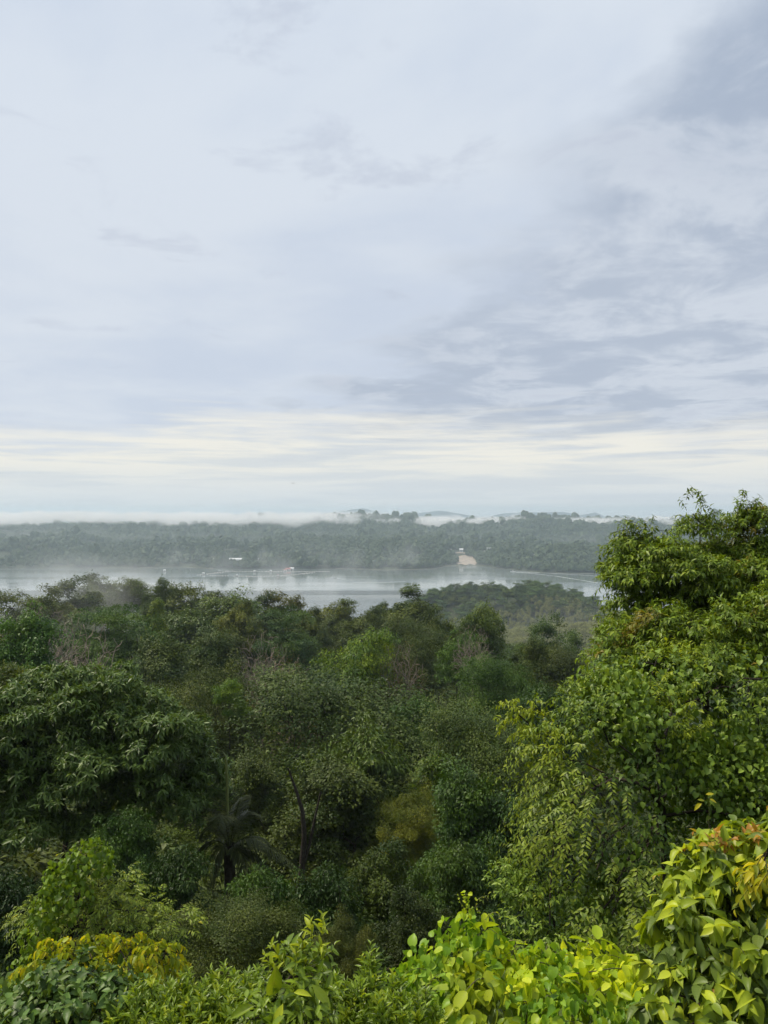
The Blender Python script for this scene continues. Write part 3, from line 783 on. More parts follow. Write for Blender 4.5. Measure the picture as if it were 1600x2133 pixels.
# the rest of the canopy, tree by tree
def filler():
    rng = np.random.default_rng(5)
    kinds = ['round_crowned_tree', 'fine_leaved_tree', 'tall_ragged_tree', 'broad_leaved_tree', 'wide_crowned_tree', 'feathery_tree']
    lab = {'round_crowned_tree': 'dark olive round tree', 'fine_leaved_tree': 'fine-leaved grey-green tree', 'wide_crowned_tree': 'spreading green tree', 'feathery_tree': 'loose feathery tree',
           'tall_ragged_tree': 'narrow ragged tree', 'broad_leaved_tree': 'glossy dark tree'}
    pts = []
    tries = 0
    while len(pts) < 165 and tries < 40000:
        tries += 1
        y = 30+rng.uniform(0, 1)**0.9*235; x = rng.uniform(-0.60, 0.58)*y
        if any((x-a)**2+(y-b)**2 < (3.6+0.024*min(y, b))**2 for a, b in pts): continue
        g = float(ground_z(x, y)); h = rng.uniform(8.5, 14.5)*(0.72+0.28*float(ss(y, 30, 90)))
        px = 800+x/y*1600; top = 1066.5+(CAM_Z-g-h)/y*1600
        sky = np.interp(px, [-200, 0, 60, 200, 350, 480, 640, 800, 880, 960, 1040, 1100, 1250, 1600], [1310, 1290, 1255, 1230, 1245, 1275, 1282, 1290, 1290, 1300, 1318, 1362, 1385, 1310])
        wpx = rng.uniform(11, 17.5)/y*1600*(0.6+0.4*float(ss(y, 30, 90)))
        if top < sky or blocks(px, top, wpx, y): continue
        pts.append((x, y))
        k = kinds[rng.integers(len(kinds))]
        t = rng.uniform(.5, 1.2); c = (t*rng.uniform(.9, 1.2), t*rng.uniform(.92, 1.1), t*rng.uniform(.7, .95))
        place(k, px, top, wpx, y, lab[k]+', '+beside(px, top+.4*wpx), c, group='trees filling the forest canopy, '+k.split('_')[0], name='forest_tree')
filler()
def understory():
    rng = np.random.default_rng(6)
    kinds = ['broad_leaved_tree', 'round_crowned_tree', 'fine_leaved_tree', 'broad_leaved_tree']
    pts = []; tries = 0
    while len(pts) < 46 and tries < 9000:
        tries += 1
        y = 14+rng.uniform(0, 1)**0.8*28; x = rng.uniform(-0.58, 0.56)*y
        if any((x-a)**2+(y-b)**2 < (1.3+0.035*min(y, b))**2 for a, b in pts): continue
        g = float(ground_z(x, y)); h = rng.uniform(2.6, 5.0)*(0.6+0.9*float(ss(y, 15, 60)))
        px = 800+x/y*1600; top = 1066.5+(CAM_Z-g-h)/y*1600
        wpx = rng.uniform(1.1, 1.8)*h/y*1600
        if blocks(px, top, wpx, y): continue
        pts.append((x, y)); k = kinds[rng.integers(4)]
        t = rng.uniform(.38, .65); c = (t*rng.uniform(.9, 1.15), t*rng.uniform(.95, 1.1), t*rng.uniform(.7, .9))  # low tints put the shade of the crowns into the leaf colour
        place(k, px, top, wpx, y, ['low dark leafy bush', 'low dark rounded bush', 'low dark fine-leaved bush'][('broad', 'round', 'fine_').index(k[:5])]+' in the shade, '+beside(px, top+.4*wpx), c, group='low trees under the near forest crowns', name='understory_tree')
understory()
# the wooded hill by the water
def hill_trees():
    rng = np.random.default_rng(15)
    kinds = ['round_crowned_tree', 'tall_ragged_tree', 'broad_leaved_tree', 'dome_tree', 'layered_tree']
    pts = []; tries = 0
    while len(pts) < 210 and tries < 20000:
        tries += 1
        y = rng.uniform(585, 760); x = rng.uniform(-15, 330)
        g = float(ground_z(x, y))
        if g < 3.5: continue
        if y < 640 and x > 55: continue
        if y > 720 and rng.uniform() < .6: continue
        if any((x-a)**2+(y-b)**2 < 6.2**2 for a, b in pts): continue
        pts.append((x, y))
        k = kinds[rng.integers(len(kinds))]; h = rng.uniform(8, 14) if x < 190 else rng.uniform(5.5, 9)
        t = rng.uniform(.75, 1.15); c = (t, t*rng.uniform(.95, 1.1), t*rng.uniform(.8, 1.0))
        place(k, 800+x/y*1600, 1066.5+(CAM_Z-g-h)/y*1600, rng.uniform(7, 12)/y*1600, y, 'hazy green tree of the low wooded hill beside the lake', c, group='trees on the low wooded hill by the lake', name='hill_tree')
    # the ones that stand up against the water
    for px, py, w, k, lb in ((925, 1217, 46, 'dome_tree', 'leftmost round tree on the wooded hill, outlined against the water'), (945, 1214, 22, 'airy_tree', 'small round-headed see-through tree on the wooded hill crest'),
                        (975, 1212, 34, 'round_crowned_tree', 'leaning rounded tree on the crest between two see-through crowns'), (992, 1219, 26, 'tall_ragged_tree', 'pointed tree on the wooded hill crest beside the flat-topped one'), (1012, 1214, 42, 'airy_tree', 'flat-topped umbrella tree on the wooded hill crest'),
                        (1072, 1222, 50, 'dome_tree', 'dense dark tree right of the dip in the wooded hill crest'), (1090, 1217, 34, 'tall_ragged_tree', 'tallest tree of the wooded hill crest right of the dip'), (1118, 1217, 50, 'round_crowned_tree', 'broad rounded tree on top of the wooded hill, right of the tallest')):
        place(k, px, py, w, 690, lb, (.8, .85, .85), group='trees on the low wooded hill by the lake', name='hill_tree')
hill_trees()

# plantation of slender pale trees in front of the hill
PALE_LEAF = leaf_mat('plantation_leaves', G((0.110, 0.130, 0.070), (0.140, 0.155, 0.090), (0.180, 0.185, 0.120)), 0.25, 0.6)
def plantation():
    rng = np.random.default_rng(31); protos = []
    for i in range(4):
        P, Dn = lobe_points(rng, [(0, 0, 8.2, 2.0, 2.0, 2.6), (.5, .2, 10, 1.4, 1.4, 1.6)], 26, .3)
        nodes, par, r = skeleton(rng, P, np.array([(0, 0, -1), (.1, 0, 3), (0, .1, 6)]), .035, .1)
        mb = MB(); skeleton_mesh(mb, nodes, par, r, 0.03, 4)
        tv, tf = leaf_template('tiny', .1, .2, .5)
        n = 26*16; ci = np.repeat(np.arange(len(P)), 16); n = len(ci)
        V, F = leaves_arrays(tv, tf, P[ci]+rng.normal(size=(n, 3))*.42, rand_dirs(rng, n), np.array([0, 0, 1.])+rng.normal(size=(n, 3))*.5, rng.uniform(.4, .8, n))
        k = len(V); V0 = np.concatenate(mb.V); F4 = np.concatenate(mb.F4)
        me = mesh_np('plantation_tree_kind', np.concatenate([V, V0]), F, F4+k, [PALE_LEAF, BARK_PALE], False, np.r_[np.zeros(len(F)), np.ones(len(F4))])
        o = bpy.data.objects.new('plantation_tree_kind', me); o.color = (1+.15*i, 1+.08*i, 1, 1); protos.append(o)
    n = 6000; y = rng.uniform(395, 665, n); x = rng.uniform(15, 300, n); z = ground_z(x, y)
    keep = (z > 5) & ((y < 640) | (x > 120)) & ~((y > 640) & (z > 30))
    x, y, z = x[keep], y[keep], z[keep]; m = len(x)
    s = rng.uniform(.6, .95, m)
    scatter_stuff('plantation', 'pale rows of slender trees on the slope before the wooded hill', protos, np.column_stack([x, y, z]), rng.uniform(0, 6.28, m), np.column_stack([s, s, s]))
plantation()

# bushes and saplings between the trunks
def undergrowth():
    rng = np.random.default_rng(41); protos = []
    for i, m in enumerate((M_OLIVE, M_GREEN, M_GREEN, M_GREY)):
        P, Dn = lobe_points(rng, [(0, 0, .7, 1, 1, .8), (.5, .3, 1.1, .6, .6, .6), (-.5, -.2, .9, .6, .6, .6)], 70, .4)
        ci = np.repeat(np.arange(len(P)), 30); k = len(ci)
        off = rng.normal(size=(k, 3))*.2
        tv, tf = leaf_template('tiny', .12, .25, .42)
        V, F = leaves_arrays(tv, tf, P[ci]+off, nrm(off+Dn[ci]*.15+rng.normal(size=(k, 3))*.1)-np.array([0, 0, .3]), np.array([0, 0, 1.])+Dn[ci]*.5+rng.normal(size=(k, 3))*.4, rng.uniform(.12, .26, k))
        o = bpy.data.objects.new('bush_kind', mesh_np('bush_kind', V, F, None, [m])); o.color = (.42, .46, .42, 1); protos.append(o)  # tint darkened to paint the deep shade under the trees
    n = 5200; y = 7.5*np.exp(rng.uniform(0, 1, n)*math.log(285/7.5)); x = rng.uniform(-.68, .68, n)*(y+5); z = ground_z(x, y)
    s = rng.uniform(.6, 1.5, n)*(0.55+0.9*ss(y, 8, 40))
    scatter_stuff('undergrowth', 'bushes and saplings filling the forest floor, tinted dark for shade', protos, np.column_stack([x, y, z-.2]), rng.uniform(0, 6.28, n), np.column_stack([s, s, s*rng.uniform(.8, 1.5, n)]))
undergrowth()

# ------------------------------------------------------------------ near plants, leaf by leaf
def near_mat(name, stops, trans=0.35, rough=0.38, spec=0.4, k=1.25):
    stops = [(p, tuple(k*v for v in c)) for p, c in stops]
    return (leaf_mat(name, stops, trans, rough, 'island', spec), leaf_mat(name+'_single', stops, trans, rough, 'object', spec))

def L(px, py, d, rx, rz, ry):
    p = at(px, py, d); return (p[0], p[1], p[2], rx/1600*d, ry, rz/1600*d)

def bough_points(rng, lobes, boughs, br, n, shell=.4, low=-.35, bflat=.7):
    B, BD = lobe_points(rng, lobes, boughs, shell, low)
    rb = br*rng.uniform(.6, 1.3, len(B))
    C, Dn = lobe_points(rng, np.column_stack([B, rb, rb, rb*bflat]), n, 0.5, -0.25)
    return B, C, Dn

def shoots(rng, S0, dirs, length, k, leaf, sag=0.2, mode='spiral', fwd=0.5, out=0.8, down=0.25, t0=0.15, jit=0.15, taper=0.5, upw=1.0):
    """Leaves along many shoots: returns P, D, U, S and the shoot axes (n, 5, 3)."""
    n = len(S0); Lh = np.broadcast_to(np.asarray(length, float), (n,))
    dirs = nrm(dirs)
    t = np.linspace(t0, 1, k)[None]+rng.normal(size=(n, k))*0.02
    def pos(t): return S0[:, None]+dirs[:, None]*(Lh[:, None]*t)[..., None]-np.array([0, 0, 1.])*(sag*Lh[:, None]*t*t)[..., None]
    P = pos(t)
    T = nrm(dirs[:, None]-np.array([0, 0, 1.])*(2*sag*t)[..., None])
    A = nrm(np.cross(T, np.array([0, 0, 1.])+0.01*rng.normal(size=(n, 1, 3)))); B = np.cross(A, T)
    if mode == 'pinnate':
        sgn = np.where(np.arange(k) % 2 == 0, 1., -1.)[None, :, None]
        side = A*sgn+0.15*B
        U = B+0.25*rng.normal(size=(n, k, 3))
    else:
        az = (np.arange(k)*2.39996)[None]+rng.uniform(0, 6.28, (n, 1))
        side = A*np.cos(az)[..., None]+B*np.sin(az)[..., None]
        U = np.array([0, 0, upw])+0.5*side*0+0.4*T+0.25*rng.normal(size=(n, k, 3))
    D = nrm(T*fwd+side*out+rng.normal(size=(n, k, 3))*jit-np.array([0, 0, down]))
    S = np.asarray(leaf)*rng.uniform(.72, 1.2, (n, k))*(1-taper*np.abs(np.linspace(-.6, 1, k))[None]**2)
    ax = pos(np.linspace(0, 1, 5)[None])
    return P.reshape(-1, 3), D.reshape(-1, 3), U.reshape(-1, 3), S.reshape(-1), ax

def sheet(rng, C, Dn, leaf, spread=0.0, face=0.9, down=0.8):
    """Creeper leaves lying over a surface: blades face outward, tips hang."""
    n = len(C)
    D = nrm(np.array([0, 0, -down])+rng.normal(size=(n, 3))*0.45+Dn*0.35)
    U = nrm(Dn*face+np.array([0, 0, .55])+rng.normal(size=(n, 3))*0.28)
    return C+rng.normal(size=(n, 3))*spread, D, U, leaf*rng.uniform(.55, 1.25, n)

TEMPLATES = {}
def tmpl_variants(kind, width, seed=0, n=4):
    key = (kind, width)
    if key not in TEMPLATES:
        rng = np.random.default_rng(hash(kind) % 1000 if False else sum(map(ord, kind)))
        TEMPLATES[key] = [leaf_template(kind, rng.uniform(.12, .5), rng.uniform(.05, .42), width*rng.uniform(.85, 1.15)) for _ in range(n)]
    return TEMPLATES[key]

def grow_leaves(root, base, sets, rng, n_single=300, cell=11, merged='foliage'):
    """sets: (template kind, width, (P,D,U,S), (island mat, single mat)).
    The leaves that show largest become objects named leaf, the rest one mass."""
    base = np.asarray(base, float)
    P = np.concatenate([s[2][0] for s in sets]); S = np.concatenate([s[2][3] for s in sets])
    sid = np.concatenate([np.full(len(s[2][0]), i) for i, s in enumerate(sets)])
    single = np.zeros(len(P), bool)
    if n_single:
        px = 800+P[:, 0]/P[:, 1]*1600; py = 1066.5-(P[:, 2]-CAM_Z)/P[:, 1]*1600
        size = S/P[:, 1]
        okk = (px > 4) & (px < 1596) & (py > 0) & (py < 2126)
        cellid = (px//cell).astype(int)*4000+(py//cell).astype(int)
        order = np.lexsort((P[:, 1], cellid)); first = np.ones(len(P), bool)
        first[1:] = cellid[order][1:] != cellid[order][:-1]
        cand = order[first]; cand = cand[okk[cand]]
        cand = cand[np.argsort(-size[cand]*rng.uniform(.8, 1.2, len(cand)))][:n_single]
        single[cand] = True
    Vs, Fs, mi, mats, nv = [], [], [], [], 0
    off = 0
    for i, (kind, width, (p, d, u, s), mat) in enumerate(sets):
        sg = single[off:off+len(p)]; off += len(p)
        tvs = tmpl_variants(kind, width) if kind not in ('tiny', 'small') else [leaf_template(kind, .14, .22, width)]
        which = rng.integers(len(tvs), size=len(p))
        if mat[0] not in mats: mats.append(mat[0])
        for w, (tv, tf) in enumerate(tvs):
            m = (~sg) & (which == w)
            if not m.any(): continue
            V, F = leaves_arrays(tv, tf, p[m]-base, d[m], u[m], s[m], rng, .1)
            Vs.append(V); Fs.append(F+nv); nv += len(V); mi.append(np.full(len(F), mats.index(mat[0])))
        idx = np.nonzero(sg)[0]
        if len(idx):
            if kind in ('tiny', 'small'):
                tvs = [leaf_template(kind, f, dr, width) for f, dr in ((.1, .1), (.2, .25), (.3, .35), (.14, .2))]
            mes = [mesh_np('leaf', tv, tf, None, [mat[1]], True) for tv, tf in tvs]
            X, Y, Z = frames(d[idx], u[idx])
            for j, q in enumerate(idx):
                o = bpy.data.objects.new('leaf', mes[rng.integers(len(mes))]); COL.objects.link(o); o.parent = root
                M = Matrix.Identity(4)
                for r_ in range(3):
                    M[r_][0] = X[j, r_]*s[q]; M[r_][1] = Y[j, r_]*s[q]; M[r_][2] = Z[j, r_]*s[q]; M[r_][3] = p[q, r_]-base[r_]
                o.matrix_basis = M
    if Vs:
        o = obj(merged, mesh_np(merged, np.concatenate(Vs), np.concatenate(Fs), None, mats, True, np.concatenate(mi)), root)
        tag(o, kind='stuff')
    return root

def wood(root, base, rng, trunks, ends, mat, r_tip=.012, crook=.15, name='trunk', axes=None, rax=.004, tip_mat=None):
    mb = MB(); base = np.asarray(base, float)
    if len(trunks) == 1:
        groups = [np.arange(len(ends))]
    else:
        tops = np.array([t[-1] for t in trunks]); k = np.argmin(((ends[:, None]-tops[None])**2).sum(-1), 1)
        groups = [np.nonzero(k == i)[0] for i in range(len(trunks))]
    for t, g in zip(trunks, groups):
        nodes, par, r = skeleton(rng, ends[g]-base, np.asarray(t, float)-base, r_tip, crook)
        skeleton_mesh(mb, nodes, par, r, .002, 7)
    o = mb.build(name, mat, root, True)
    if axes is not None and len(axes):
        m2 = MB()
        for a in axes: m2.tube(a-base, np.linspace(rax, rax*.4, len(a)), 3)
        tag(m2.build('twig', tip_mat or mat, root, True), kind='stuff')
    return o

def root_at(name, px, d, label, cat, group=None, y=None):
    x = (px-800)/1600*d; g = float(ground_z(x, d))
    return in_thing(name, (x, d, g), label, cat, group), np.array([x, d, g])

# colours of the near leaves
N_DROOP = near_mat('drooping_leaves', G((0.022, 0.044, 0.016), (0.037, 0.066, 0.025), (0.056, 0.092, 0.038), (0.072, 0.108, 0.046)), .26, .40, .28)
N_TREE = near_mat('fresh_tree_leaves', G((0.040, 0.066, 0.011), (0.066, 0.108, 0.018), (0.104, 0.155, 0.027), (0.132, 0.168, 0.030)), .28, .40, .3)  # the tall tree's own yellow-green leaf tones
N_RUST = near_mat('rusty_tree_leaves', G((0.060, 0.066, 0.012), (0.100, 0.100, 0.018), (0.140, 0.105, 0.022)), .26, .42, .28)
N_VINE = near_mat('creeper_leaves', G((0.045, 0.080, 0.016), (0.080, 0.130, 0.026), (0.130, 0.185, 0.040)), .26, .42, .28)
N_FROND = near_mat('frond_leaves', G((0.040, 0.064, 0.013), (0.074, 0.110, 0.020), (0.116, 0.160, 0.030), (0.140, 0.172, 0.033)), .26, .42, .28)
N_BRIGHT = near_mat('fresh_leaves', G((0.090, 0.125, 0.014), (0.145, 0.190, 0.022), (0.225, 0.270, 0.036)), .42, .40, .28, 1.2)
N_HEART = near_mat('heart_leaves', G((0.065, 0.135, 0.022), (0.105, 0.190, 0.034), (0.160, 0.255, 0.042), (0.250, 0.320, 0.050)), .42, .40, .28, 1.2)
N_YELLOW = near_mat('yellow_leaves', G((0.120, 0.150, 0.014), (0.210, 0.225, 0.018), (0.320, 0.300, 0.024), (0.420, 0.370, 0.034)), .45, .42, .3, 1.0)
N_DARK = near_mat('dark_leaves_and_hollow_shade', G((0.020, 0.042, 0.014), (0.034, 0.064, 0.020), (0.056, 0.090, 0.028)), .2, .42, .25)  # own colour of the dark shrub; also paints shade inside the creeper mass
N_BLUE = near_mat('blue_round_leaves', G((0.028, 0.062, 0.022), (0.048, 0.092, 0.034), (0.075, 0.130, 0.045)), .25, .42, .28)
N_HEDGE = near_mat('hedge_leaves', G((0.045, 0.075, 0.012), (0.080, 0.125, 0.020), (0.130, 0.190, 0.030)), .36, .34, .4, 1.4)
N_BIG = near_mat('big_oval_leaves', G((0.055, 0.085, 0.014), (0.095, 0.140, 0.020), (0.160, 0.205, 0.028), (0.240, 0.280, 0.036)), .40, .40, .28, 1.45)
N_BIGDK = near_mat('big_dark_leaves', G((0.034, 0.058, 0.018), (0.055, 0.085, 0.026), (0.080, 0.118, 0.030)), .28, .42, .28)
N_RED = near_mat('young_red_leaves', G((0.220, 0.110, 0.040), (0.260, 0.150, 0.045), (0.200, 0.200, 0.040), (0.130, 0.170, 0.030)), .40, .40, .35)

# --- the big tree with drooping leaves on the left
def left_tree():
    rng = np.random.default_rng(101); d = 27
    lobes = [L(200, 1495, d, 190, 105, 2.6), L(335, 1560, 26.5, 85, 105, 1.9), L(60, 1520, 26.5, 140, 110, 2.4), L(55, 1705, 25, 80, 75, 1.4),
             L(330, 1680, 27, 95, 60, 1.5), L(180, 1625, 27.5, 170, 60, 2.0), L(-70, 1620, 27, 110, 180, 2.2), L(415, 1650, 28, 50, 85, 1.2), L(200, 1720, 26, 110, 45, 1.5), L(120, 1600, 25.5, 150, 90, 1.8)]
    root, base = root_at('drooping_leaved_tree', 190, d, 'big dark tree with clusters of drooping glossy leaves at the left', 'tree')
    B, C, Dn = bough_points(rng, lobes, 290, .66, 8600, .35, -.5, .65)
    P, D, U, S, ax = shoots(rng, C-Dn*.1, Dn*.8+np.array([0, 0, .3])+rng.normal(size=C.shape)*.25, .22, 9, .29, .2, 'spiral', .55, .8, .55, .35, .12)
    grow_leaves(root, base, [('small', .3, (P, D, U, S), N_DROOP)], rng, 300)
    t1 = [at(215, 1905, 27), at(205, 1800, 27), at(225, 1700, 27), at(235, 1620, 27)]; t2 = [at(140, 1900, 26.5), at(133, 1790, 26.5), at(142, 1710, 26.5), at(120, 1640, 26.5)]
    t1[0][2] = float(ground_z(*t1[0][:2]))-.5; t2[0][2] = float(ground_z(*t2[0][:2]))-.5
    wood(root, base, rng, [t1, t2], B, BARK, .014, .16)
left_tree()

# --- the tall leafy tree on the right and the creeper mass in front of it
def right_tree():
    rng = np.random.default_rng(103); d = 16.5
    lobes = [L(1440, 1235, d, 145, 105, 1.7), L(1362, 1185, 16.2, 70, 56, 1.1), L(1560, 1200, d, 100, 95, 1.4), L(1345, 1260, 16, 80, 62, 1.0),
             L(1360, 1330, 15.8, 110, 70, 1.2), L(1520, 1330, 16, 140, 110, 1.5), L(1640, 1250, d, 110, 170, 1.6), L(1462, 1110, d, 26, 26, .4), L(1565, 1105, d, 28, 30, .4), L(1318, 1205, 16, 42, 38, .7), L(1490, 1410, 15.5, 170, 80, 1.2), L(1360, 1395, 15.2, 90, 60, 1.0), L(1480, 1345, 14.2, 140, 65, .8), L(1340, 1350, 14.4, 85, 55, .8), L(1590, 1330, 14, 90, 85, .8)]
    root, base = root_at('tall_leafy_tree', 1470, d, 'tall bright leafy tree rising above the horizon at the right', 'tree')
    B, C, Dn = bough_points(rng, lobes, 195, .48, 8600, .3, -.7, .6)
    P, D, U, S, ax = shoots(rng, C-Dn*.12, Dn+np.array([0, 0, .25])+rng.normal(size=C.shape)*.3, .34, 9, .155, .35, 'spiral', .6, .7, .5, .2)
    nz = fbm(C[:, 0]*1.1, C[:, 2]*1.1+C[:, 1]*.5, 77)
    rust = np.repeat(nz > .70, 9)
    # long shoots that stand out of the crown
    tips = [(1432, 1022, -.25, 1), (1462, 1018, .05, 1), (1478, 1045, .25, .8), (1446, 1060, -.5, .6), (1528, 1035, -.1, 1), (1560, 1012, .15, 1), (1578, 1020, .35, 1), (1590, 1040, .6, .8), (1515, 1060, -.5, .8), (1272, 1098, -1.2, .3), (1290, 1095, -.9, .4), (1312, 1100, -.8, .4), (1330, 1075, -.3, .9), (1352, 1068, .1, 1), (1385, 1075, .2, 1),
            (1262, 1170, -1.2, .1), (1255, 1215, -1.2, -.1), (1268, 1250, -1.2, 0), (1270, 1140, -1.1, .2), (1300, 1072, -.6, .9), (1245, 1300, -1.2, -.1), (1250, 1340, -1.2, -.2), (1410, 1070, 0, 1)]
    T = np.array([at(a, b, 16.3) for a, b, _, _ in tips]); TD = nrm(np.array([(c, rng.uniform(-.3, .1), e) for _, _, c, e in tips]))
    rep = np.repeat(np.arange(len(T)), 9); T2 = T[rep]-TD[rep]*rng.uniform(.25, 1.05, (len(rep), 1))+rng.normal(size=(len(rep), 3))*.10
    T2 += 0; D2 = TD[rep]+rng.normal(size=(len(rep), 3))*.42
    P2, Dd2, U2, S2, ax2 = shoots(rng, T2, D2, .42, 11, .14, .32, 'spiral', .55, .7, .6, .15)
    cat = lambda a, m: tuple(x[m] for x in a)
    grow_leaves(root, base, [('small', .36, cat((P, D, U, S), ~rust), N_TREE), ('small', .34, cat((P, D, U, S), rust), N_RUST), ('small', .36, (P2, Dd2, U2, S2), N_TREE)], rng, 300)
    t = [at(1490, 2000, d), at(1480, 1700, d), at(1470, 1450, d), at(1462, 1300, d), at(1455, 1180, d)]; t[0][2] = base[2]-.4
    wood(root, base, rng, [t], np.concatenate([B, T-TD*.5]), BARK, .010, .16, axes=np.concatenate([ax2, ax[::6]]), rax=.006)
right_tree()

def creeper_mass():
    rng = np.random.default_rng(107); d = 12.5
    lobes = [L(1290, 1560, 12.2, 150, 150, 1.2), L(1170, 1530, 12.6, 85, 75, .8), L(1450, 1500, 12.8, 190, 150, 1.3), L(1590, 1520, 12.6, 120, 170, 1.2), L(1250, 1700, 12, 130, 150, 1.1), L(1420, 1700, 12, 180, 170, 1.2),
             L(1570, 1720, 12, 130, 190, 1.2), L(1330, 1860, 11.6, 170, 130, 1.1), L(1210, 1850, 12, 120, 90, .9), L(1350, 1440, 13.4, 120, 80, 1.0), L(1270, 1420, 13.6, 50, 45, .6), L(1180, 1930, 11.6, 110, 70, .8)]
    root, base = root_at('creeper_covered_tree', 1380, d, 'great mass of creepers with hanging fronds draped over a tree at the right', 'tree')
    n = 4200
    C, Dn = lobe_points(rng, lobes, n, .82, -.9)
    Ci, Di = lobe_points(rng, [(a, b, c, e*.86, f*.86, g*.86) for a, b, c, e, f, g in lobes], 900, .6, -.9)
    pxc = 800+C[:, 0]/C[:, 1]*1600; pyc = 1066.5-(C[:, 2]-CAM_Z)/C[:, 1]*1600
    nz = fbm(C[:, 0]*1.3+4, C[:, 2]*1.3, 91)
    hol = fbm(C[:, 0]*1.15+1, C[:, 2]*0.95+.6*C[:, 1], 97)
    keep = (hol > .455) | (rng.uniform(size=len(C)) < .10)
    C, Dn, pxc, pyc, nz = C[keep], Dn[keep], pxc[keep], pyc[keep], nz[keep]; n = len(C)
    heart = (nz+.22*ss(pxc, 1300, 1550)*(1-ss(pyc, 1850, 1950)) > .60)
    top = (~heart) & (pyc < 1590+40*rng.normal(size=n)) & (Dn[:, 2] > -.1)
    fr = (~heart) & (~top)
    sets = []
    # hanging fronds
    Cf, Df = C[fr], Dn[fr]; pick = rng.uniform(size=len(Cf)) < .62
    Pf, Dd, Uf, Sf, axf = shoots(rng, Cf[pick], Df[pick]*np.array([1, 1, .5])+np.array([0, 0, .15])+rng.normal(size=Cf[pick].shape)*.3, rng.uniform(.4, .95, pick.sum()), 17, .105, rng.uniform(.5, 1.2, (pick.sum(), 1)), 'pinnate', .5, .8, .35, .1, .10, .35)
    Uf = Uf+np.repeat(Df[pick], 17, 0)*.8
    sets.append(('small', .38, (Pf, Dd, Uf, Sf), N_FROND))
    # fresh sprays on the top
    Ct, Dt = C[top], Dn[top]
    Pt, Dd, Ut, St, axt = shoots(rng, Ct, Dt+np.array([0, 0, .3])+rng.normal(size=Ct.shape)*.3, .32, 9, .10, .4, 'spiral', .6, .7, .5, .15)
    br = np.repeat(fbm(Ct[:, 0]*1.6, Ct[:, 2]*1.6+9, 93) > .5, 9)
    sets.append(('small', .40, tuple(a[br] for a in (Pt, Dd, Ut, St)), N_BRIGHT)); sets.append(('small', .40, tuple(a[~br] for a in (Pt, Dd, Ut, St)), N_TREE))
    # sheets of round leaves
    Ch = np.repeat(C[heart], 11, 0)+rng.normal(size=(heart.sum()*11, 3))*np.array([.16, .10, .2]); Dh = np.repeat(Dn[heart], 11, 0)
    sets.append(('heart', .86, sheet(rng, Ch, Dh, .085), N_VINE))
    # leaves deeper in, their dark colour painted as the shade of the hollows
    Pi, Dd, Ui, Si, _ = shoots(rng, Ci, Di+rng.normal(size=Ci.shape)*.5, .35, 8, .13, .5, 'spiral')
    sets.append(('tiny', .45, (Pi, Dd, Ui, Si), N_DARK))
    # the bough that sticks out to the left
    e = np.array([at(x, y, 12.5) for x, y in ((1070, 1480), (1085, 1468), (1100, 1500), (1095, 1520), (1120, 1485), (1075, 1505), (1115, 1520), (1138, 1500))])
    e2 = np.repeat(e, 7, 0)+rng.normal(size=(len(e)*7, 3))*.09
    sh = shoots(rng, e2, np.array([-.6, -.2, .35])+rng.normal(size=e2.shape)*.45, .22, 8, .12, .5, 'spiral', .6, .7, .7, .15)
    sets.append(('small', .38, sh[:4], N_BRIGHT))
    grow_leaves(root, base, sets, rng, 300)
    t = [at(1400, 2050, d), at(1390, 1900, d), at(1380, 1700, d), at(1370, 1560, d)]; t[0][2] = base[2]-.4
    B, _ = lobe_points(rng, lobes, 70, .4, -.5)
    wood(root, base, rng, [t], np.concatenate([B, e[:1]]), BARK, .012, .2, axes=np.concatenate([axf[::2], sh[4]]), rax=.004)
creeper_mass()

def pale_branch_tree():
    rng = np.random.default_rng(109); d = 11.8
    lobes = [L(1085, 1828, d, 62, 22, .5), L(1140, 1850, d, 60, 30, .5), L(1110, 1905, 11.6, 60, 45, .6), L(1150, 1975, 11.2, 80, 50, .6)]
    root, base = root_at('pale_leaved_sapling', 1140, d, 'pale green sapling reaching left from under the hanging creepers', 'tree')
    B, C, Dn = bough_points(rng, lobes, 26, .22, 420, .3, -.3, .5)
    sh = shoots(rng, C, Dn+np.array([-.3, -.1, .1])+rng.normal(size=C.shape)*.3, .2, 7, .10, .3, 'spiral', .6, .8, .45)
    grow_leaves(root, base, [('small', .44, sh[:4], N_VINE)], rng, 220)
    t = [at(1160, 2080, d), at(1165, 1980, d), at(1150, 1900, d)]; t[0][2] = base[2]-.3
    wood(root, base, rng, [t], B, BARK, .008, .15)
pale_branch_tree()
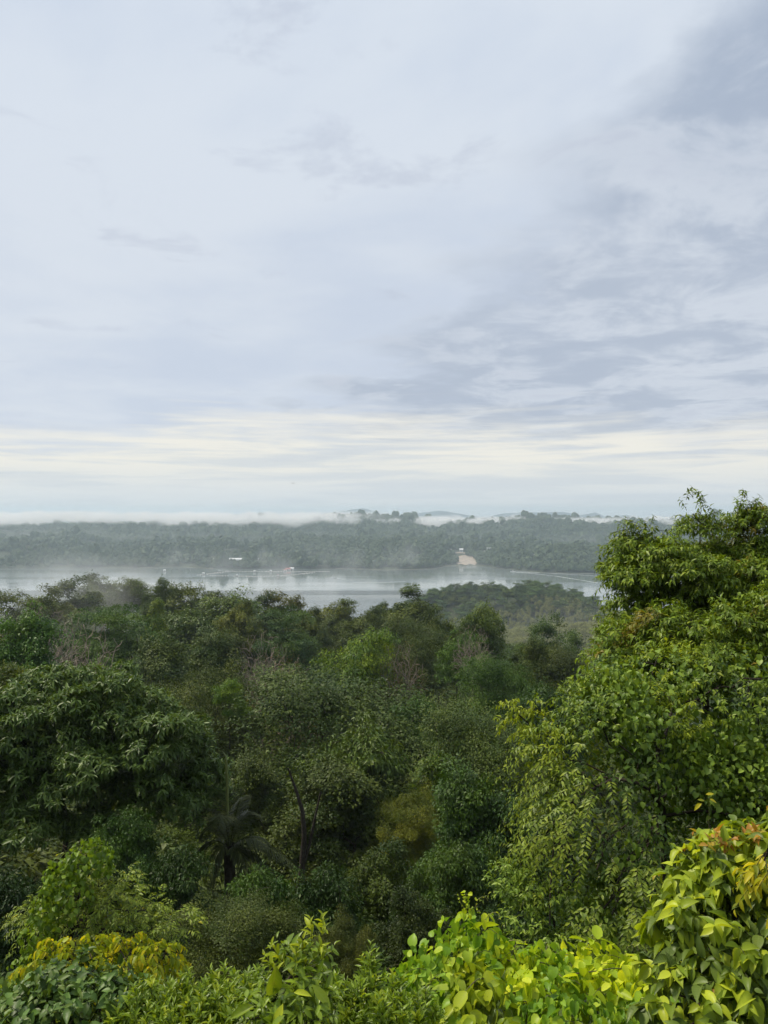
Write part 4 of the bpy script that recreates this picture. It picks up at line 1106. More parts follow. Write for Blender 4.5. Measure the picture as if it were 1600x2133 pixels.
# --- sugar palm in the dark hollow
def palm():
    rng = np.random.default_rng(113); d = 27
    root, base = root_at('feather_palm', 475, d, 'dark feather palm with drooping fronds and one pale upright spear', 'palm tree')
    crown = at(478, 1770, d)
    mb = MB(); mb.tube(np.array([[0, 0, -.5], [.1, 0, (crown[2]-base[2])*.5], crown-base+np.array([0, 0, .2])]), [.24, .2, .2], 8)
    mb.build('trunk', BARK, root, True)
    mat = N_PALM
    ends = [(395, 1800, .3, 1745), (420, 1735, 0, 1712), (560, 1762, -.6, 1738), (612, 1800, -.2, 1752), (470, 1650, .5, 1690), (505, 1660, -.3, 1690), (430, 1850, -.8, 1765), (520, 1845, -.9, 1765), (445, 1880, .5, 1785), (540, 1700, .8, 1690), (410, 1690, .9, 1690), (455, 1720, -1.5, 1690), (590, 1850, .2, 1775)]
    for ex, ey, dy, my in ends:
        e = at(ex, ey, d+dy); m = at((478+ex)/2, my, d+dy*.5)
        t = np.linspace(0, 1, 16)[:, None]
        C = (1-t)**2*crown+2*t*(1-t)*(m+(m-(crown+e)/2)*.6)+t*t*e
        mb = MB(); mb.tube(C-base, np.linspace(.03, .006, 16), 5)
        fr = mb.build('frond', mat[0], root, True)
        k = 46
        tt = np.linspace(.12, 1, k)
        P = np.column_stack([np.interp(tt, t[:, 0], C[:, i]) for i in range(3)])
        T = nrm(np.gradient(P, axis=0)); A = nrm(np.cross(T, np.array([0, 0, 1.])))
        sets = []
        for s_ in (-1, 1):
            D = nrm(T*.75+A*s_*.85+np.array([0, 0, -.22])+rng.normal(size=P.shape)*.07)
            tv, tf = leaf_template('blade', .3, .3, .07)
            V, F = leaves_arrays(tv, tf, P-base, D, np.array([0, 0, 1.])+rng.normal(size=P.shape)*.1, .62*(1-.65*np.abs(tt*1.6-.7)**2).clip(.25, 1))
            sets.append((V, F))
        V = np.concatenate([sets[0][0], sets[1][0]]); F = np.concatenate([sets[0][1], sets[1][1]+len(sets[0][0])])
        tag(obj('leaflets', mesh_np('leaflets', V, F, None, [mat[0]], True), fr), kind='stuff')
    mb = MB(); sp = [at(474, 1700, d), at(473, 1640, d), at(472, 1595, d), at(470, 1575, d), at(463, 1565, d)]
    mb.tube(np.array(sp)-base, [.05, .055, .05, .03, .012], 6)
    o = mb.build('spear', simple_mat('spear_green', (.16, .19, .05), .5, (.13, .15, .045), 8), root, True)
    o['label'] = 'pale yellow-green unopened frond standing upright'
N_PALM = near_mat('palm_leaves', G((0.014, 0.020, 0.009), (0.022, 0.030, 0.014), (0.036, 0.045, 0.022)), .2, .42, .25)
palm()

def big_trunk():
    """The reddish trunk that shows under the dark tree in the middle."""
    rng = np.random.default_rng(115); d = 36
    root, base = root_at('forked_dead_trunk', 620, d, 'dark forked trunk standing in the middle of the hollow', 'tree trunk')
    mb = MB()
    P = np.array([at(612, 1960, d), at(618, 1880, d), at(628, 1820, d), at(634, 1740, d), at(630, 1690, d), at(618, 1650, d), at(600, 1600, d)])-base; P[0, 2] = -.3
    mb.tube(P, [.22, .18, .15, .12, .10, .07, .04], 9); mb.build('trunk', BARK, root, True)
    mb = MB(); P = np.array([at(630, 1805, d), at(645, 1760, d), at(655, 1710, d), at(668, 1650, d)])-base
    mb.tube(P, [.09, .075, .06, .035], 7); mb.build('limb', BARK, root, True)
big_trunk()

# --- small tree with creeper at the bottom left
def creeper_sapling():
    rng = np.random.default_rng(121); d = 10
    root, base = root_at('feathery_small_tree', 200, d, 'small tree with feathery leaves at the bottom left, creeper on its top', 'tree')
    lobes = [L(250, 1870, d, 85, 50, .5), L(320, 1925, d, 75, 50, .5), L(190, 1900, d, 85, 65, .5), L(110, 1945, d, 65, 45, .4), L(260, 1965, d, 110, 45, .5), L(170, 1820, d, 45, 45, .35)]
    B, C, Dn = bough_points(rng, lobes, 60, .2, 620, .3, -.4, .6)
    sh = shoots(rng, C, Dn*np.array([1, 1, .5])+np.array([0, 0, .25])+rng.normal(size=C.shape)*.3, .26, 13, .075, .5, 'pinnate', .6, .75, .3, .1)
    yel = rng.uniform(size=len(sh[3])) < .012
    c = lambda m: tuple(a[m] for a in sh[:4])
    grow_leaves(root, base, [('small', .3, c(~yel), N_FROND), ('small', .45, c(yel), N_YELLOW)], rng, 260)
    t = [at(140, 2080, d), at(142, 1990, d), at(150, 1930, d), at(165, 1860, d)]; t[0][2] = base[2]-.2
    wood(root, base, rng, [t], B, BARK, .007, .15, axes=sh[4][::3], rax=.003)
    # the creeper over it
    root, base = root_at('round_leaved_creeper', 120, 9.6, 'bright round-leaved creeper hanging over the small feathery tree, bottom left', 'creeper')
    lobes = [L(185, 1790, 9.7, 48, 36, .3), L(130, 1830, 9.6, 42, 40, .3), L(105, 1890, 9.5, 38, 50, .28), L(80, 1960, 9.4, 36, 50, .26), L(150, 1870, 9.5, 45, 45, .3), L(60, 2040, 9.2, 34, 60, .25), L(30, 2100, 9, 40, 60, .25), L(215, 1800, 9.7, 22, 22, .2)]
    C, Dn = lobe_points(rng, lobes, 1500, .6, -.7)
    sets = [('heart', .86, sheet(rng, C, Dn, .064, .02), N_HEARTDIM)]
    grow_leaves(root, base, sets, rng, 300)
    mb = MB()
    for i in range(9):
        q = at(rng.uniform(120, 235), rng.uniform(1752, 1790), 9.6)-base; a = rng.uniform(0, 6.28)
        t_ = np.linspace(0, 1, 9); mb.tube(np.column_stack([q[0]+.1*t_*math.cos(a)+.03*np.sin(5*t_+a), q[1]+.05*t_, q[2]+.13*t_-.16*t_**3]), np.linspace(.004, .0015, 9), 4)
    stem = np.array([at(150, 1990, 9.9), at(120, 1950, 9.5), at(125, 1880, 9.5), at(160, 1810, 9.6)])-base
    st = MB(); st.tube(np.vstack([[0, 0, -.1], stem]), [.016, .014, .012, .009, .005], 6)
    st.build('stem', STEM_GREEN, root, True)
    tag(mb.build('tendrils', STEM_GREEN, root, True), kind='stuff')
N_HEARTDIM = near_mat('round_creeper_leaves', G((0.040, 0.075, 0.014), (0.072, 0.125, 0.022), (0.130, 0.195, 0.036)), .36, .42, .3)
creeper_sapling()

def shrub(name, label, seed, px, d, lobes, n, build, n_single=300, trunk_px=None, mat=BARK, ends=24, rtip=.004, cat='shrub'):
    rng = np.random.default_rng(seed)
    root, base = root_at(name, px, d, label, cat)
    C, Dn = lobe_points(rng, lobes, n, .35, -.5)
    sets, axes = build(rng, C, Dn)
    grow_leaves(root, base, sets, rng, n_single)
    B, _ = lobe_points(rng, lobes, ends, .5, -.2)
    l0 = np.array(lobes)[:, :3].mean(0)
    t = [np.array([base[0], base[1], base[2]-.15]), base+(l0-base)*.35+rng.normal(size=3)*.03, base+(l0-base)*.7]
    wood(root, base, rng, [t], B, mat, rtip, .14, 'stem', axes, .0028)
    return root, base, rng

# yellow-leaved shrub
def b_yellow(rng, C, Dn):
    sh = shoots(rng, C, Dn*np.array([1, 1, .3])+np.array([0, 0, .3])+rng.normal(size=C.shape)*.3, .26, 9, .085, .75, 'pinnate', .45, .6, .75, .15)
    m = rng.uniform(size=len(sh[3])) < .36; c = lambda k: tuple(a[k] for a in sh[:4])
    return [('tip', .42, c(m), N_YELLOW), ('tip', .42, c(~m), N_BRIGHT)], sh[4]
shrub('yellow_leaved_shrub', 'drooping shrub with yellow leaves below the small feathery tree', 131, 190, 6.8,
      [L(115, 2005, 6.8, 45, 32, .25), L(190, 1990, 6.9, 50, 30, .25), L(265, 2000, 6.7, 45, 34, .25), L(325, 2005, 6.6, 28, 36, .2), L(220, 2040, 6.7, 120, 35, .3)], 170, b_yellow)
# dark round-leaved shrub
def b_round(rng, C, Dn):
    sh = shoots(rng, C, Dn+np.array([0, -.2, .3])+rng.normal(size=C.shape)*.3, .18, 7, .082, .2, 'spiral', .35, .9, .2, .2)
    m = rng.uniform(size=len(sh[3])) < .35; c = lambda k: tuple(a[k] for a in sh[:4])
    return [('heart', .8, c(m), N_BLUE), ('oval', .62, c(~m), N_DARK)], sh[4]
shrub('dark_round_leaved_shrub', 'dark shrub with bluish round leaves in the bottom left corner', 133, 160, 5.6,
      [L(150, 2080, 5.6, 75, 55, .3), L(80, 2110, 5.5, 70, 45, .3), L(225, 2115, 5.4, 60, 40, .28), L(120, 2150, 5.2, 110, 50, .3)], 190, b_round)
# upright-leaved hedge plants
def b_hedge(rng, C, Dn):
    sh = shoots(rng, C, np.array([0, 0, 1.])+rng.normal(size=C.shape)*.25+Dn*.3, .16, 13, .082, -.02, 'spiral', .95, .62, -.05, .05)
    k = 13; tip = (np.arange(len(sh[3])) % k) > k-5; fresh_shoot = np.repeat(rng.uniform(size=len(C)) < .30, k)  # some shoots, picked at random, carry yellow-green tips
    c = lambda q: tuple(a[q] for a in sh[:4])
    return [('blade', .27, c(~(tip & fresh_shoot)), N_HEDGE), ('blade', .30, c(tip & fresh_shoot), N_BRIGHT)], sh[4]
shrub('upright_leaved_shrub', 'shrub of upright lance-shaped leaves right of the yellow shrub, lower left', 135, 330, 5.3,
      [L(290, 2150, 5.3, 60, 40, .3), L(385, 2128, 5.4, 55, 40, .3), L(330, 2175, 5.1, 120, 45, .32)], 150, b_hedge)
shrub('upright_leaved_shrub', 'tallest shrub of upright lance-shaped leaves, left of the stem with hanging leaves', 137, 480, 5.3,
      [L(450, 2130, 5.4, 55, 45, .3), L(518, 2098, 5.4, 28, 36, .22), L(470, 2175, 5.1, 95, 50, .32)], 150, b_hedge)
shrub('upright_leaved_shrub', 'shrub of small upright leaves between the hanging-leaf stem and the creeper mound', 139, 720, 5.1,
      [L(710, 2135, 5.1, 60, 40, .3), L(768, 2065, 5.2, 14, 36, .12), L(760, 2145, 5.0, 55, 45, .3), L(640, 2165, 5.0, 50, 45, .25), L(850, 2155, 4.7, 60, 50, .25)], 160, b_hedge)
# stem with a few large hanging leaves
def b_stem(rng, C, Dn):
    tips = np.array([at(*q) for q in ((598, 1985, 4.6), (630, 1965, 4.7), (650, 1935, 4.7), (668, 1925, 4.7), (640, 1990, 4.6), (610, 2010, 4.5), (665, 1960, 4.7), (580, 2000, 4.5))])
    sh0 = shoots(rng, tips-np.array([0, 0, .1]), np.array([0, 0, 1.])+rng.normal(size=tips.shape)*.3, .16, 12, .085, .0, 'spiral', .8, .7, .05, .1)
    sh = shoots(rng, C, Dn+np.array([0, -.2, .5])+rng.normal(size=C.shape)*.4, .2, 8, .10, .2, 'spiral', .6, .8, .35, .15)
    big = np.array([at(*q) for q in ((575, 2010, 4.4), (612, 2068, 4.3), (650, 2050, 4.4), (590, 2090, 4.3), (530, 2095, 4.3))])
    Db = nrm(np.array([(-.1, 0, -1), (.9, -.2, .1), (.6, -.3, -.5), (-.3, -.3, -.7), (-.8, -.2, -.2)], float)); Ub = nrm(np.array([(.3, -.9, .2), (0, -.5, .9), (.2, -.6, .7), (-.3, -.8, .5), (-.2, -.6, .7)]))
    return [('blade', .30, sh0[:4], N_BRIGHT), ('blade', .34, sh[:4], N_HEDGE), ('blade', .34, (big, Db, Ub, np.array([.24, .10, .16, .15, .15])), N_BIG)], np.concatenate([sh0[4], sh[4]])
shrub('hanging_leaf_shrub', 'shrub with bright upright tips and a few large hanging leaves at bottom centre-left', 141, 620, 4.7,
      [L(625, 2050, 4.7, 35, 55, .2), L(605, 2115, 4.5, 50, 45, .22), L(560, 2150, 4.4, 50, 40, .2)], 70, b_stem)
# mound of heart-leaved creeper
MOUND = [L(975, 1985, 5.6, 75, 75, .35), L(905, 2040, 5.5, 80, 65, .38), L(840, 2085, 5.3, 55, 55, .32), L(1060, 2040, 5.5, 90, 65, .38), L(1150, 2050, 5.3, 85, 60, .38), L(1240, 2040, 5.4, 85, 60, .38), L(1330, 2065, 5.3, 70, 50, .34), L(1000, 2110, 5.0, 140, 60, .4), L(1200, 2120, 4.9, 150, 60, .4), L(1370, 2120, 4.9, 80, 55, .3)]
def b_mound(rng, C, Dn):
    n = len(C); pxc = 800+C[:, 0]/C[:, 1]*1600; pyc = 1066.5-(C[:, 2]-CAM_Z)/C[:, 1]*1600
    nz = fbm(C[:, 0]*3.2+2, C[:, 2]*3.2+C[:, 1], 95)
    yel = (nz > .60) & (pyc < 2070) & (pxc > 1000); big = (~yel) & ((nz < .42) | ((pyc > 2060) & (nz < .5)))
    hrt = ~(yel | big)
    sb = sheet(rng, C[big]+Dn[big]*.03, Dn[big], .115); sh = sheet(rng, C[hrt], Dn[hrt], .078*np.where(rng.uniform(size=hrt.sum()) < .4, .62, 1.0)); sy = sheet(rng, C[yel]+Dn[yel]*.03, Dn[yel], .105, 0, .6, .9)
    ax = []
    for i in range(40):
        q = C[rng.integers(n)]; a = rng.uniform(0, 6.28); t = np.linspace(0, 1, 5)[:, None]
        ax.append(q+t*np.array([.25*math.cos(a), .1*math.sin(a), .12])-t*t*np.array([0, 0, .2]))
    return [('heart', .84, sh, N_HEART), ('oval', .56, sb, N_BIG), ('oval', .58, sy, N_YELLOWGREEN)], np.array(ax)
N_YELLOWGREEN = near_mat('lime_leaves', G((0.150, 0.220, 0.022), (0.230, 0.300, 0.030), (0.340, 0.380, 0.045)), .45, .4, .28, 1.3)
r_, b_, g_ = shrub('heart_leaved_creeper_mound', 'bright mound of heart-leaved creeper along the bottom right of centre', 143, 1050, 5.4, MOUND, 2100, b_mound, 300, mat=STEM_GREEN, ends=40, cat='creeper')
def tendrils(root, base, rng):
    mb = MB(); lv = []
    t = np.linspace(0, 1, 26)
    for (px, py, dx, dz, curl, ph) in ((985, 1905, -.06, .15, .022, 0), (975, 1900, -.11, .17, .02, 2), (995, 1900, .02, .10, .05, 1), (1010, 1915, .10, .07, .04, 3), (1300, 1990, .05, .06, .05, 1), (1230, 1975, -.08, .06, .03, 4), (1310, 2000, -.10, .04, .03, 2), (900, 1985, -.05, .04, .03, 0), (1060, 1960, .14, .03, .015, 5)):
        q = at(px, py, 5.5)-base
        C = np.column_stack([q[0]+dx*t+curl*np.sin(7*t+ph)*t, q[1]-.05*t+curl*.6*np.cos(6*t+ph)*t, q[2]+dz*t+curl*np.cos(7*t+ph)*t])
        mb.tube(C, np.linspace(.0035, .0012, 26), 4)
        lv.append(C[6:22:3])
    tag(mb.build('tendrils', simple_mat('tendril_green', (.22, .24, .05), .5, (.25, .22, .06), 9), root, True), kind='stuff')
    # the young leafy tip
    P = np.concatenate(lv)+base; n = len(P)
    tip = np.array([at(980+rng.normal()*9, 1905-i*3.0, 5.5) for i in range(16)])
    P = np.concatenate([P, tip]); n = len(P)
    tv, tf = leaf_template('heart', .4, .2, .8)
    V, F = leaves_arrays(tv, tf, P-base, rand_dirs(rng, n)-np.array([0, 0, .4]), np.array([0, -.5, .6])+rng.normal(size=(n, 3))*.4, np.r_[rng.uniform(.010, .022, n-16), rng.uniform(.025, .045, 16)])
    tag(obj('young_leaves', mesh_np('young_leaves', V, F, None, [N_YELLOWGREEN[0]], True), root), kind='stuff')
tendrils(r_, b_, g_)
# large-leaved shrub on the right with red new leaves
BIGL = [L(1535, 1805, 4.6, 60, 55, .26), L(1495, 1865, 4.5, 65, 55, .26), L(1570, 1880, 4.4, 65, 85, .28), L(1420, 1900, 4.6, 55, 40, .24), L(1500, 1960, 4.3, 90, 75, .3), L(1440, 2050, 4.3, 75, 65, .28), L(1560, 2050, 4.1, 85, 80, .3), L(1500, 2130, 4.0, 130, 55, .3), L(1620, 1825, 4.4, 50, 105, .26)]
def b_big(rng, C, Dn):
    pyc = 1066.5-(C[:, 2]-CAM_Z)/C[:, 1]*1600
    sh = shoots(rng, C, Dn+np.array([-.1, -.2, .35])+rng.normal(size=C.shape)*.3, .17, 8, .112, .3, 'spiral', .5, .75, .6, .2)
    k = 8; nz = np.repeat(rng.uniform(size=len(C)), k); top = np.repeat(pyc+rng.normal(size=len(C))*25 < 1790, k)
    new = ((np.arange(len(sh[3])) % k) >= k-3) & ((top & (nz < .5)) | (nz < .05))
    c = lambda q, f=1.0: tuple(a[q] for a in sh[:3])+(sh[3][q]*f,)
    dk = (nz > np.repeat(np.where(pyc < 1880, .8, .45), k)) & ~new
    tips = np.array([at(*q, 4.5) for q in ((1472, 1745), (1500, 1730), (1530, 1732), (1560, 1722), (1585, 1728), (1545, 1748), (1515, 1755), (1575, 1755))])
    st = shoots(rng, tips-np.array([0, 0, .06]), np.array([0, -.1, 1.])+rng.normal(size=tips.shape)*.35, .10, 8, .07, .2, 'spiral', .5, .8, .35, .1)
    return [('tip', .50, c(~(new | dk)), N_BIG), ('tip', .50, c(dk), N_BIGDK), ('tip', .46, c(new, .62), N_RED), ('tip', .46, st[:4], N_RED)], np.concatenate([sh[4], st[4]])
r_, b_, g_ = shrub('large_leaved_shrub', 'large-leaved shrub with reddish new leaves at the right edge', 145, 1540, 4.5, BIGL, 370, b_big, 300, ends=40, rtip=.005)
# light green oval leaves hanging along a branch on its left side
def side_branch():
    rng = np.random.default_rng(147)
    root, base = root_at('hanging_oval_leaf_branch', 1400, 4.7, 'arching branch of big light green oval leaves left of the large-leaved shrub', 'branch')
    pts = np.array([at(1520, 1765, 4.6), at(1475, 1800, 4.6), at(1440, 1830, 4.6), at(1400, 1870, 4.6), at(1365, 1905, 4.6), at(1345, 1925, 4.6)])
    t = np.linspace(0, 1, 26); C = np.column_stack([np.interp(t, np.linspace(0, 1, 6), pts[:, i]) for i in range(3)])
    n = len(C)*2; P = np.repeat(C, 2, 0)+rng.normal(size=(n, 3))*.015
    D = nrm(np.array([0, 0, -1.])+rng.normal(size=(n, 3))*.33); U = nrm(np.array([-.35, -.8, .35])+rng.normal(size=(n, 3))*.35)
    grow_leaves(root, base, [('oval', .58, (P, D, U, rng.uniform(.10, .17, n)), N_OVAL)], rng, 60)
    mb = MB(); mb.tube(np.vstack([[[.35, 0, -.1], [.42, -.02, 1.2]], C[::3]-base]), np.linspace(.012, .004, 11), 6); mb.build('stem', BARK, root, True)
N_OVAL = near_mat('light_green_oval_leaves', G((0.110, 0.165, 0.018), (0.165, 0.220, 0.024), (0.240, 0.285, 0.034)), .45, .4, .28, 1.45)  # light green is these leaves' own colour
side_branch()
# yellow spray at the edge of the picture
def b_spray(rng, C, Dn):
    sh = shoots(rng, C, np.array([-.6, -.2, .2])+rng.normal(size=C.shape)*.4, .16, 8, .075, .5, 'pinnate', .6, .6, .5, .1)
    return [('blade', .36, sh[:4], N_YELLOW)], sh[4]
shrub('yellow_leaf_spray', 'spray of bright yellow leaves at the very right edge', 149, 1600, 4.0, [L(1592, 1835, 4.0, 18, 45, .1), L(1605, 1800, 4.0, 15, 30, .1)], 12, b_spray, 90, ends=6, cat='branch')
def sprig():
    rng = np.random.default_rng(151)
    root, base = root_at('yellow_leaf_sprig', 1470, 6.5, 'thin lone sprig with four yellow leaves before the hanging creepers', 'branch')
    mb = MB(); top = at(1478, 1660, 6.5)-base
    mb.tube(np.array([[0.1, 0, -.1], [.02, 0, 1.0], top*np.array([1, 1, .6])+np.array([-.03, 0, 0]), top]), [.006, .005, .003, .002], 5); mb.build('stem', STEM_GREEN, root, True)
    P = np.array([at(*q, 6.5) for q in ((1470, 1655), (1478, 1664), (1468, 1668), (1462, 1674))])
    D = nrm(np.array([(.9, -.1, .15), (.8, -.2, -.4), (-.8, -.2, .2), (-.8, -.1, -.5)], float)); U = np.tile([0, -.5, .9], (4, 1)).astype(float)
    grow_leaves(root, base, [('blade', .4, (P, D, U, np.array([.07, .065, .07, .085])), N_YELLOW)], rng, 4, 2)
sprig()
# ------------------------------------------------------------------ the far shore: buildings, quarry, fish farm, boats
WHITE = simple_mat('white_paint', (.72, .72, .70), .5, (.60, .60, .58), .6)
ROOF_W = simple_mat('white_roof_sheet', (.80, .80, .80), .4, (.66, .67, .68), .3)
SHADE = simple_mat('dark_opening', (.05, .05, .05), .8)  # near-black paint: shade in openings, and dark parts such as motor and bird
RED = simple_mat('red_paint', (.38, .12, .10), .6, (.28, .09, .08), 1.0)
TIMBER = simple_mat('grey_timber', (.28, .25, .21), .8, (.18, .16, .13), 2.0)
EARTH = simple_mat('bare_earth', (.36, .295, .235), .95, (.25, .21, .165), .09)
SAND = simple_mat('pale_shore', (.26, .24, .19), .95, (.14, .14, .10), .05)

def shed(label, px0, px1, py, h, wid, name='long_shed', bays=12):
    a = ray_ground((px0+px1)/2, py); d = a[1]
    x0, x1 = (px0-800)/1600*d, (px1-800)/1600*d; n = max(3, bays)
    g = float(ground_z(a[0], d)); base = np.array([(x0+x1)/2, d, g])
    root = in_thing(name, base, label, 'building')
    ln = x1-x0
    mb = MB(); mb.box((0, wid*.42, h*.5-1), (ln*.98, .4, h+2)); mb.box((0, -wid*.42, .4-1), (ln*.98, .3, 1.4+2)); mb.build('wall', WHITE, root)
    for i in range(n+1):
        m2 = MB(); m2.box((-ln*.48+ln*.96*i/n, -wid*.42-.3, h*.5), (.35, .3, h)); m2.build('post', TIMBER, root)
    mb = MB(); V = []
    for x in (-ln/2, ln/2):
        V += [(x, -wid*.58, h), (x, 0, h+wid*.28), (x, wid*.58, h), (x, -wid*.58, h-.25), (x, 0, h+wid*.28-.25), (x, wid*.58, h-.25)]
    mb.add(V, None, [[0, 6, 7, 1], [1, 7, 8, 2], [3, 4, 10, 9], [4, 5, 11, 10], [0, 3, 9, 6], [2, 8, 11, 5], [0, 1, 4, 3], [1, 2, 5, 4], [6, 9, 10, 7], [7, 10, 11, 8]])
    r = mb.build('roof', ROOF_W, root)
    mb = MB(); mb.box((0, 0, h+wid*.28+.15), (ln*.9, .6, .3)); mb.build('ridge_vent', WHITE, r)
    return root
shed('long low shed with white roof above the far shore, left of centre', 445, 522, 1168.5, 3.4, 9, bays=18)
shed('short end shed with white roof just right of the long shed', 530, 541, 1168.5, 3.4, 9, bays=4)

def pavilion():
    a = ray_ground(1023, 1148); g = float(ground_z(a[0], a[1])); k = a[1]/1600
    root = in_thing('white_pavilion', (a[0], a[1], g), 'white flat-roofed open pavilion on the rise above the quarry', 'building')
    w = 18*k; h = 7.0*k
    mb = MB(); mb.box((0, 0, h-.5), (w, 9, 1.0)); mb.build('roof', WHITE, root)
    for x in (-.46, -.16, .16, .46):
        for y in (-4, 4):
            m = MB(); m.box((w*x, y, h*.5-1.3), (1.0, .8, h-1+1.5)); m.build('column', WHITE, root)
    mb = MB(); mb.box((0, 2.5, h*.4-.8), (w*.6, 1, h*.8)); mb.build('wall', SHADE, root)  # dark slab, painted as the shade inside the open bays
    mb = MB(); mb.box((-w*.2, -6, -.5), (w*1.9, 5, 2.4)); mb.build('terrace', WHITE, root)
pavilion()
def house(label, px, py, w_px, h, roof, rz=0.0, name='small_house'):
    a = ray_ground(px, py); g = float(ground_z(a[0], a[1])); w = w_px/1600*a[1]; dp = w*.8
    root = in_thing(name, (a[0], a[1], g), label, 'house'); root.rotation_euler[2] = rz
    mb = MB(); mb.box((0, 0, h/2-.8), (w, dp, h+1.6)); mb.build('wall', WHITE, root)
    mb = MB(); V = []
    for x in (-w*.58, w*.58): V += [(x, -dp*.6, h), (x, 0, h+w*.35), (x, dp*.6, h)]
    mb.add(V, [[0, 2, 1], [3, 4, 5]], [[0, 1, 4, 3], [1, 2, 5, 4], [0, 3, 5, 2]]); mb.build('roof', roof, root)
    for x in (-.25, .25):
        m = MB(); m.box((w*x, -dp*.5-.04, h*.55), (w*.18, .1, h*.4)); m.build('window', SHADE, root)
    m = MB(); m.box((0, -dp*.5-.04, h*.35), (w*.14, .1, h*.7)); m.build('door', TIMBER, root)
    return root
house('white house with steep white roof above the quarry', 961, 1149, 7, 4.5, ROOF_W)
house('small pale house at the left of the clearing above the quarry', 938, 1148, 6, 3.5, TIMBER)
house('second small pale house by the track left above the quarry', 931, 1157, 6, 3.0, ROOF_W, .5)
house('little white house standing alone on the green slope at right', 1115, 1162, 5, 6.0, ROOF_W, .3)

def draped(name, label, mat, P, lift=.35):
    """A sheet lying on the ground: P is a grid (rows, cols, 2)."""
    R, Cn = P.shape[:2]
    z = np.maximum(ground_z(P[..., 0], P[..., 1]), .02)+lift
    V = np.concatenate([P, z[..., None]], -1).reshape(-1, 3)
    i = np.arange(R-1)[:, None]*Cn; j = np.arange(Cn-1)[None]
    F = np.stack([i+j, i+j+1, i+Cn+j+1, i+Cn+j], -1).reshape(-1, 4)
    return tag(obj(name, mesh_np(name, V, None, F, [mat], True)), label, kind='structure')
def quarry():
    rng = np.random.default_rng(3)
    rows = []
    for v in np.linspace(0, 1, 16):
        py = 1158+v*19; l = 946+v*8+2.5*math.sin(7*v)+rng.normal(); r = 994-v*4+2*math.sin(9*v+1)+rng.normal()
        rows.append([ray_ground(l+(r-l)*u, py+1.2*math.sin(11*u+3*v))[:2] for u in np.linspace(0, 1, 14)])
    draped('quarry', 'pinkish bare earth slope of a quarry above the bay', EARTH, np.array(rows)[::-1], .8)
    rows = []
    for v in np.linspace(0, 1, 3):
        rows.append([ray_ground(px, 1152+1.5*math.sin(px*.11)+v*2.2)[:2] for px in np.linspace(932, 986, 24)])
    draped('track', 'pale earth track above the quarry', EARTH, np.array(rows)[::-1], .5)
quarry()
def beach(x0, x1, w, label):
    xs = np.linspace(x0, x1, 90); s = shore(xs)
    rows = []
    k = 0.5+1.0*vnoise(xs/14, 0*xs, 44)
    for v in np.linspace(0, 1, 4): rows.append(np.column_stack([xs, s-7+v*w*k]))
    draped('beach', label, SAND, np.array(rows), .25)
beach(-95, 118, 5, 'thin pale strip of shore below the far woods, centre'); beach(118, 190, 9, 'pale shore of the bay below the quarry'); beach(-560, -330, 5, 'thin pale strip of shore at the far left'); beach(215, 560, 4, 'thin pale shoreline of the right-hand point')

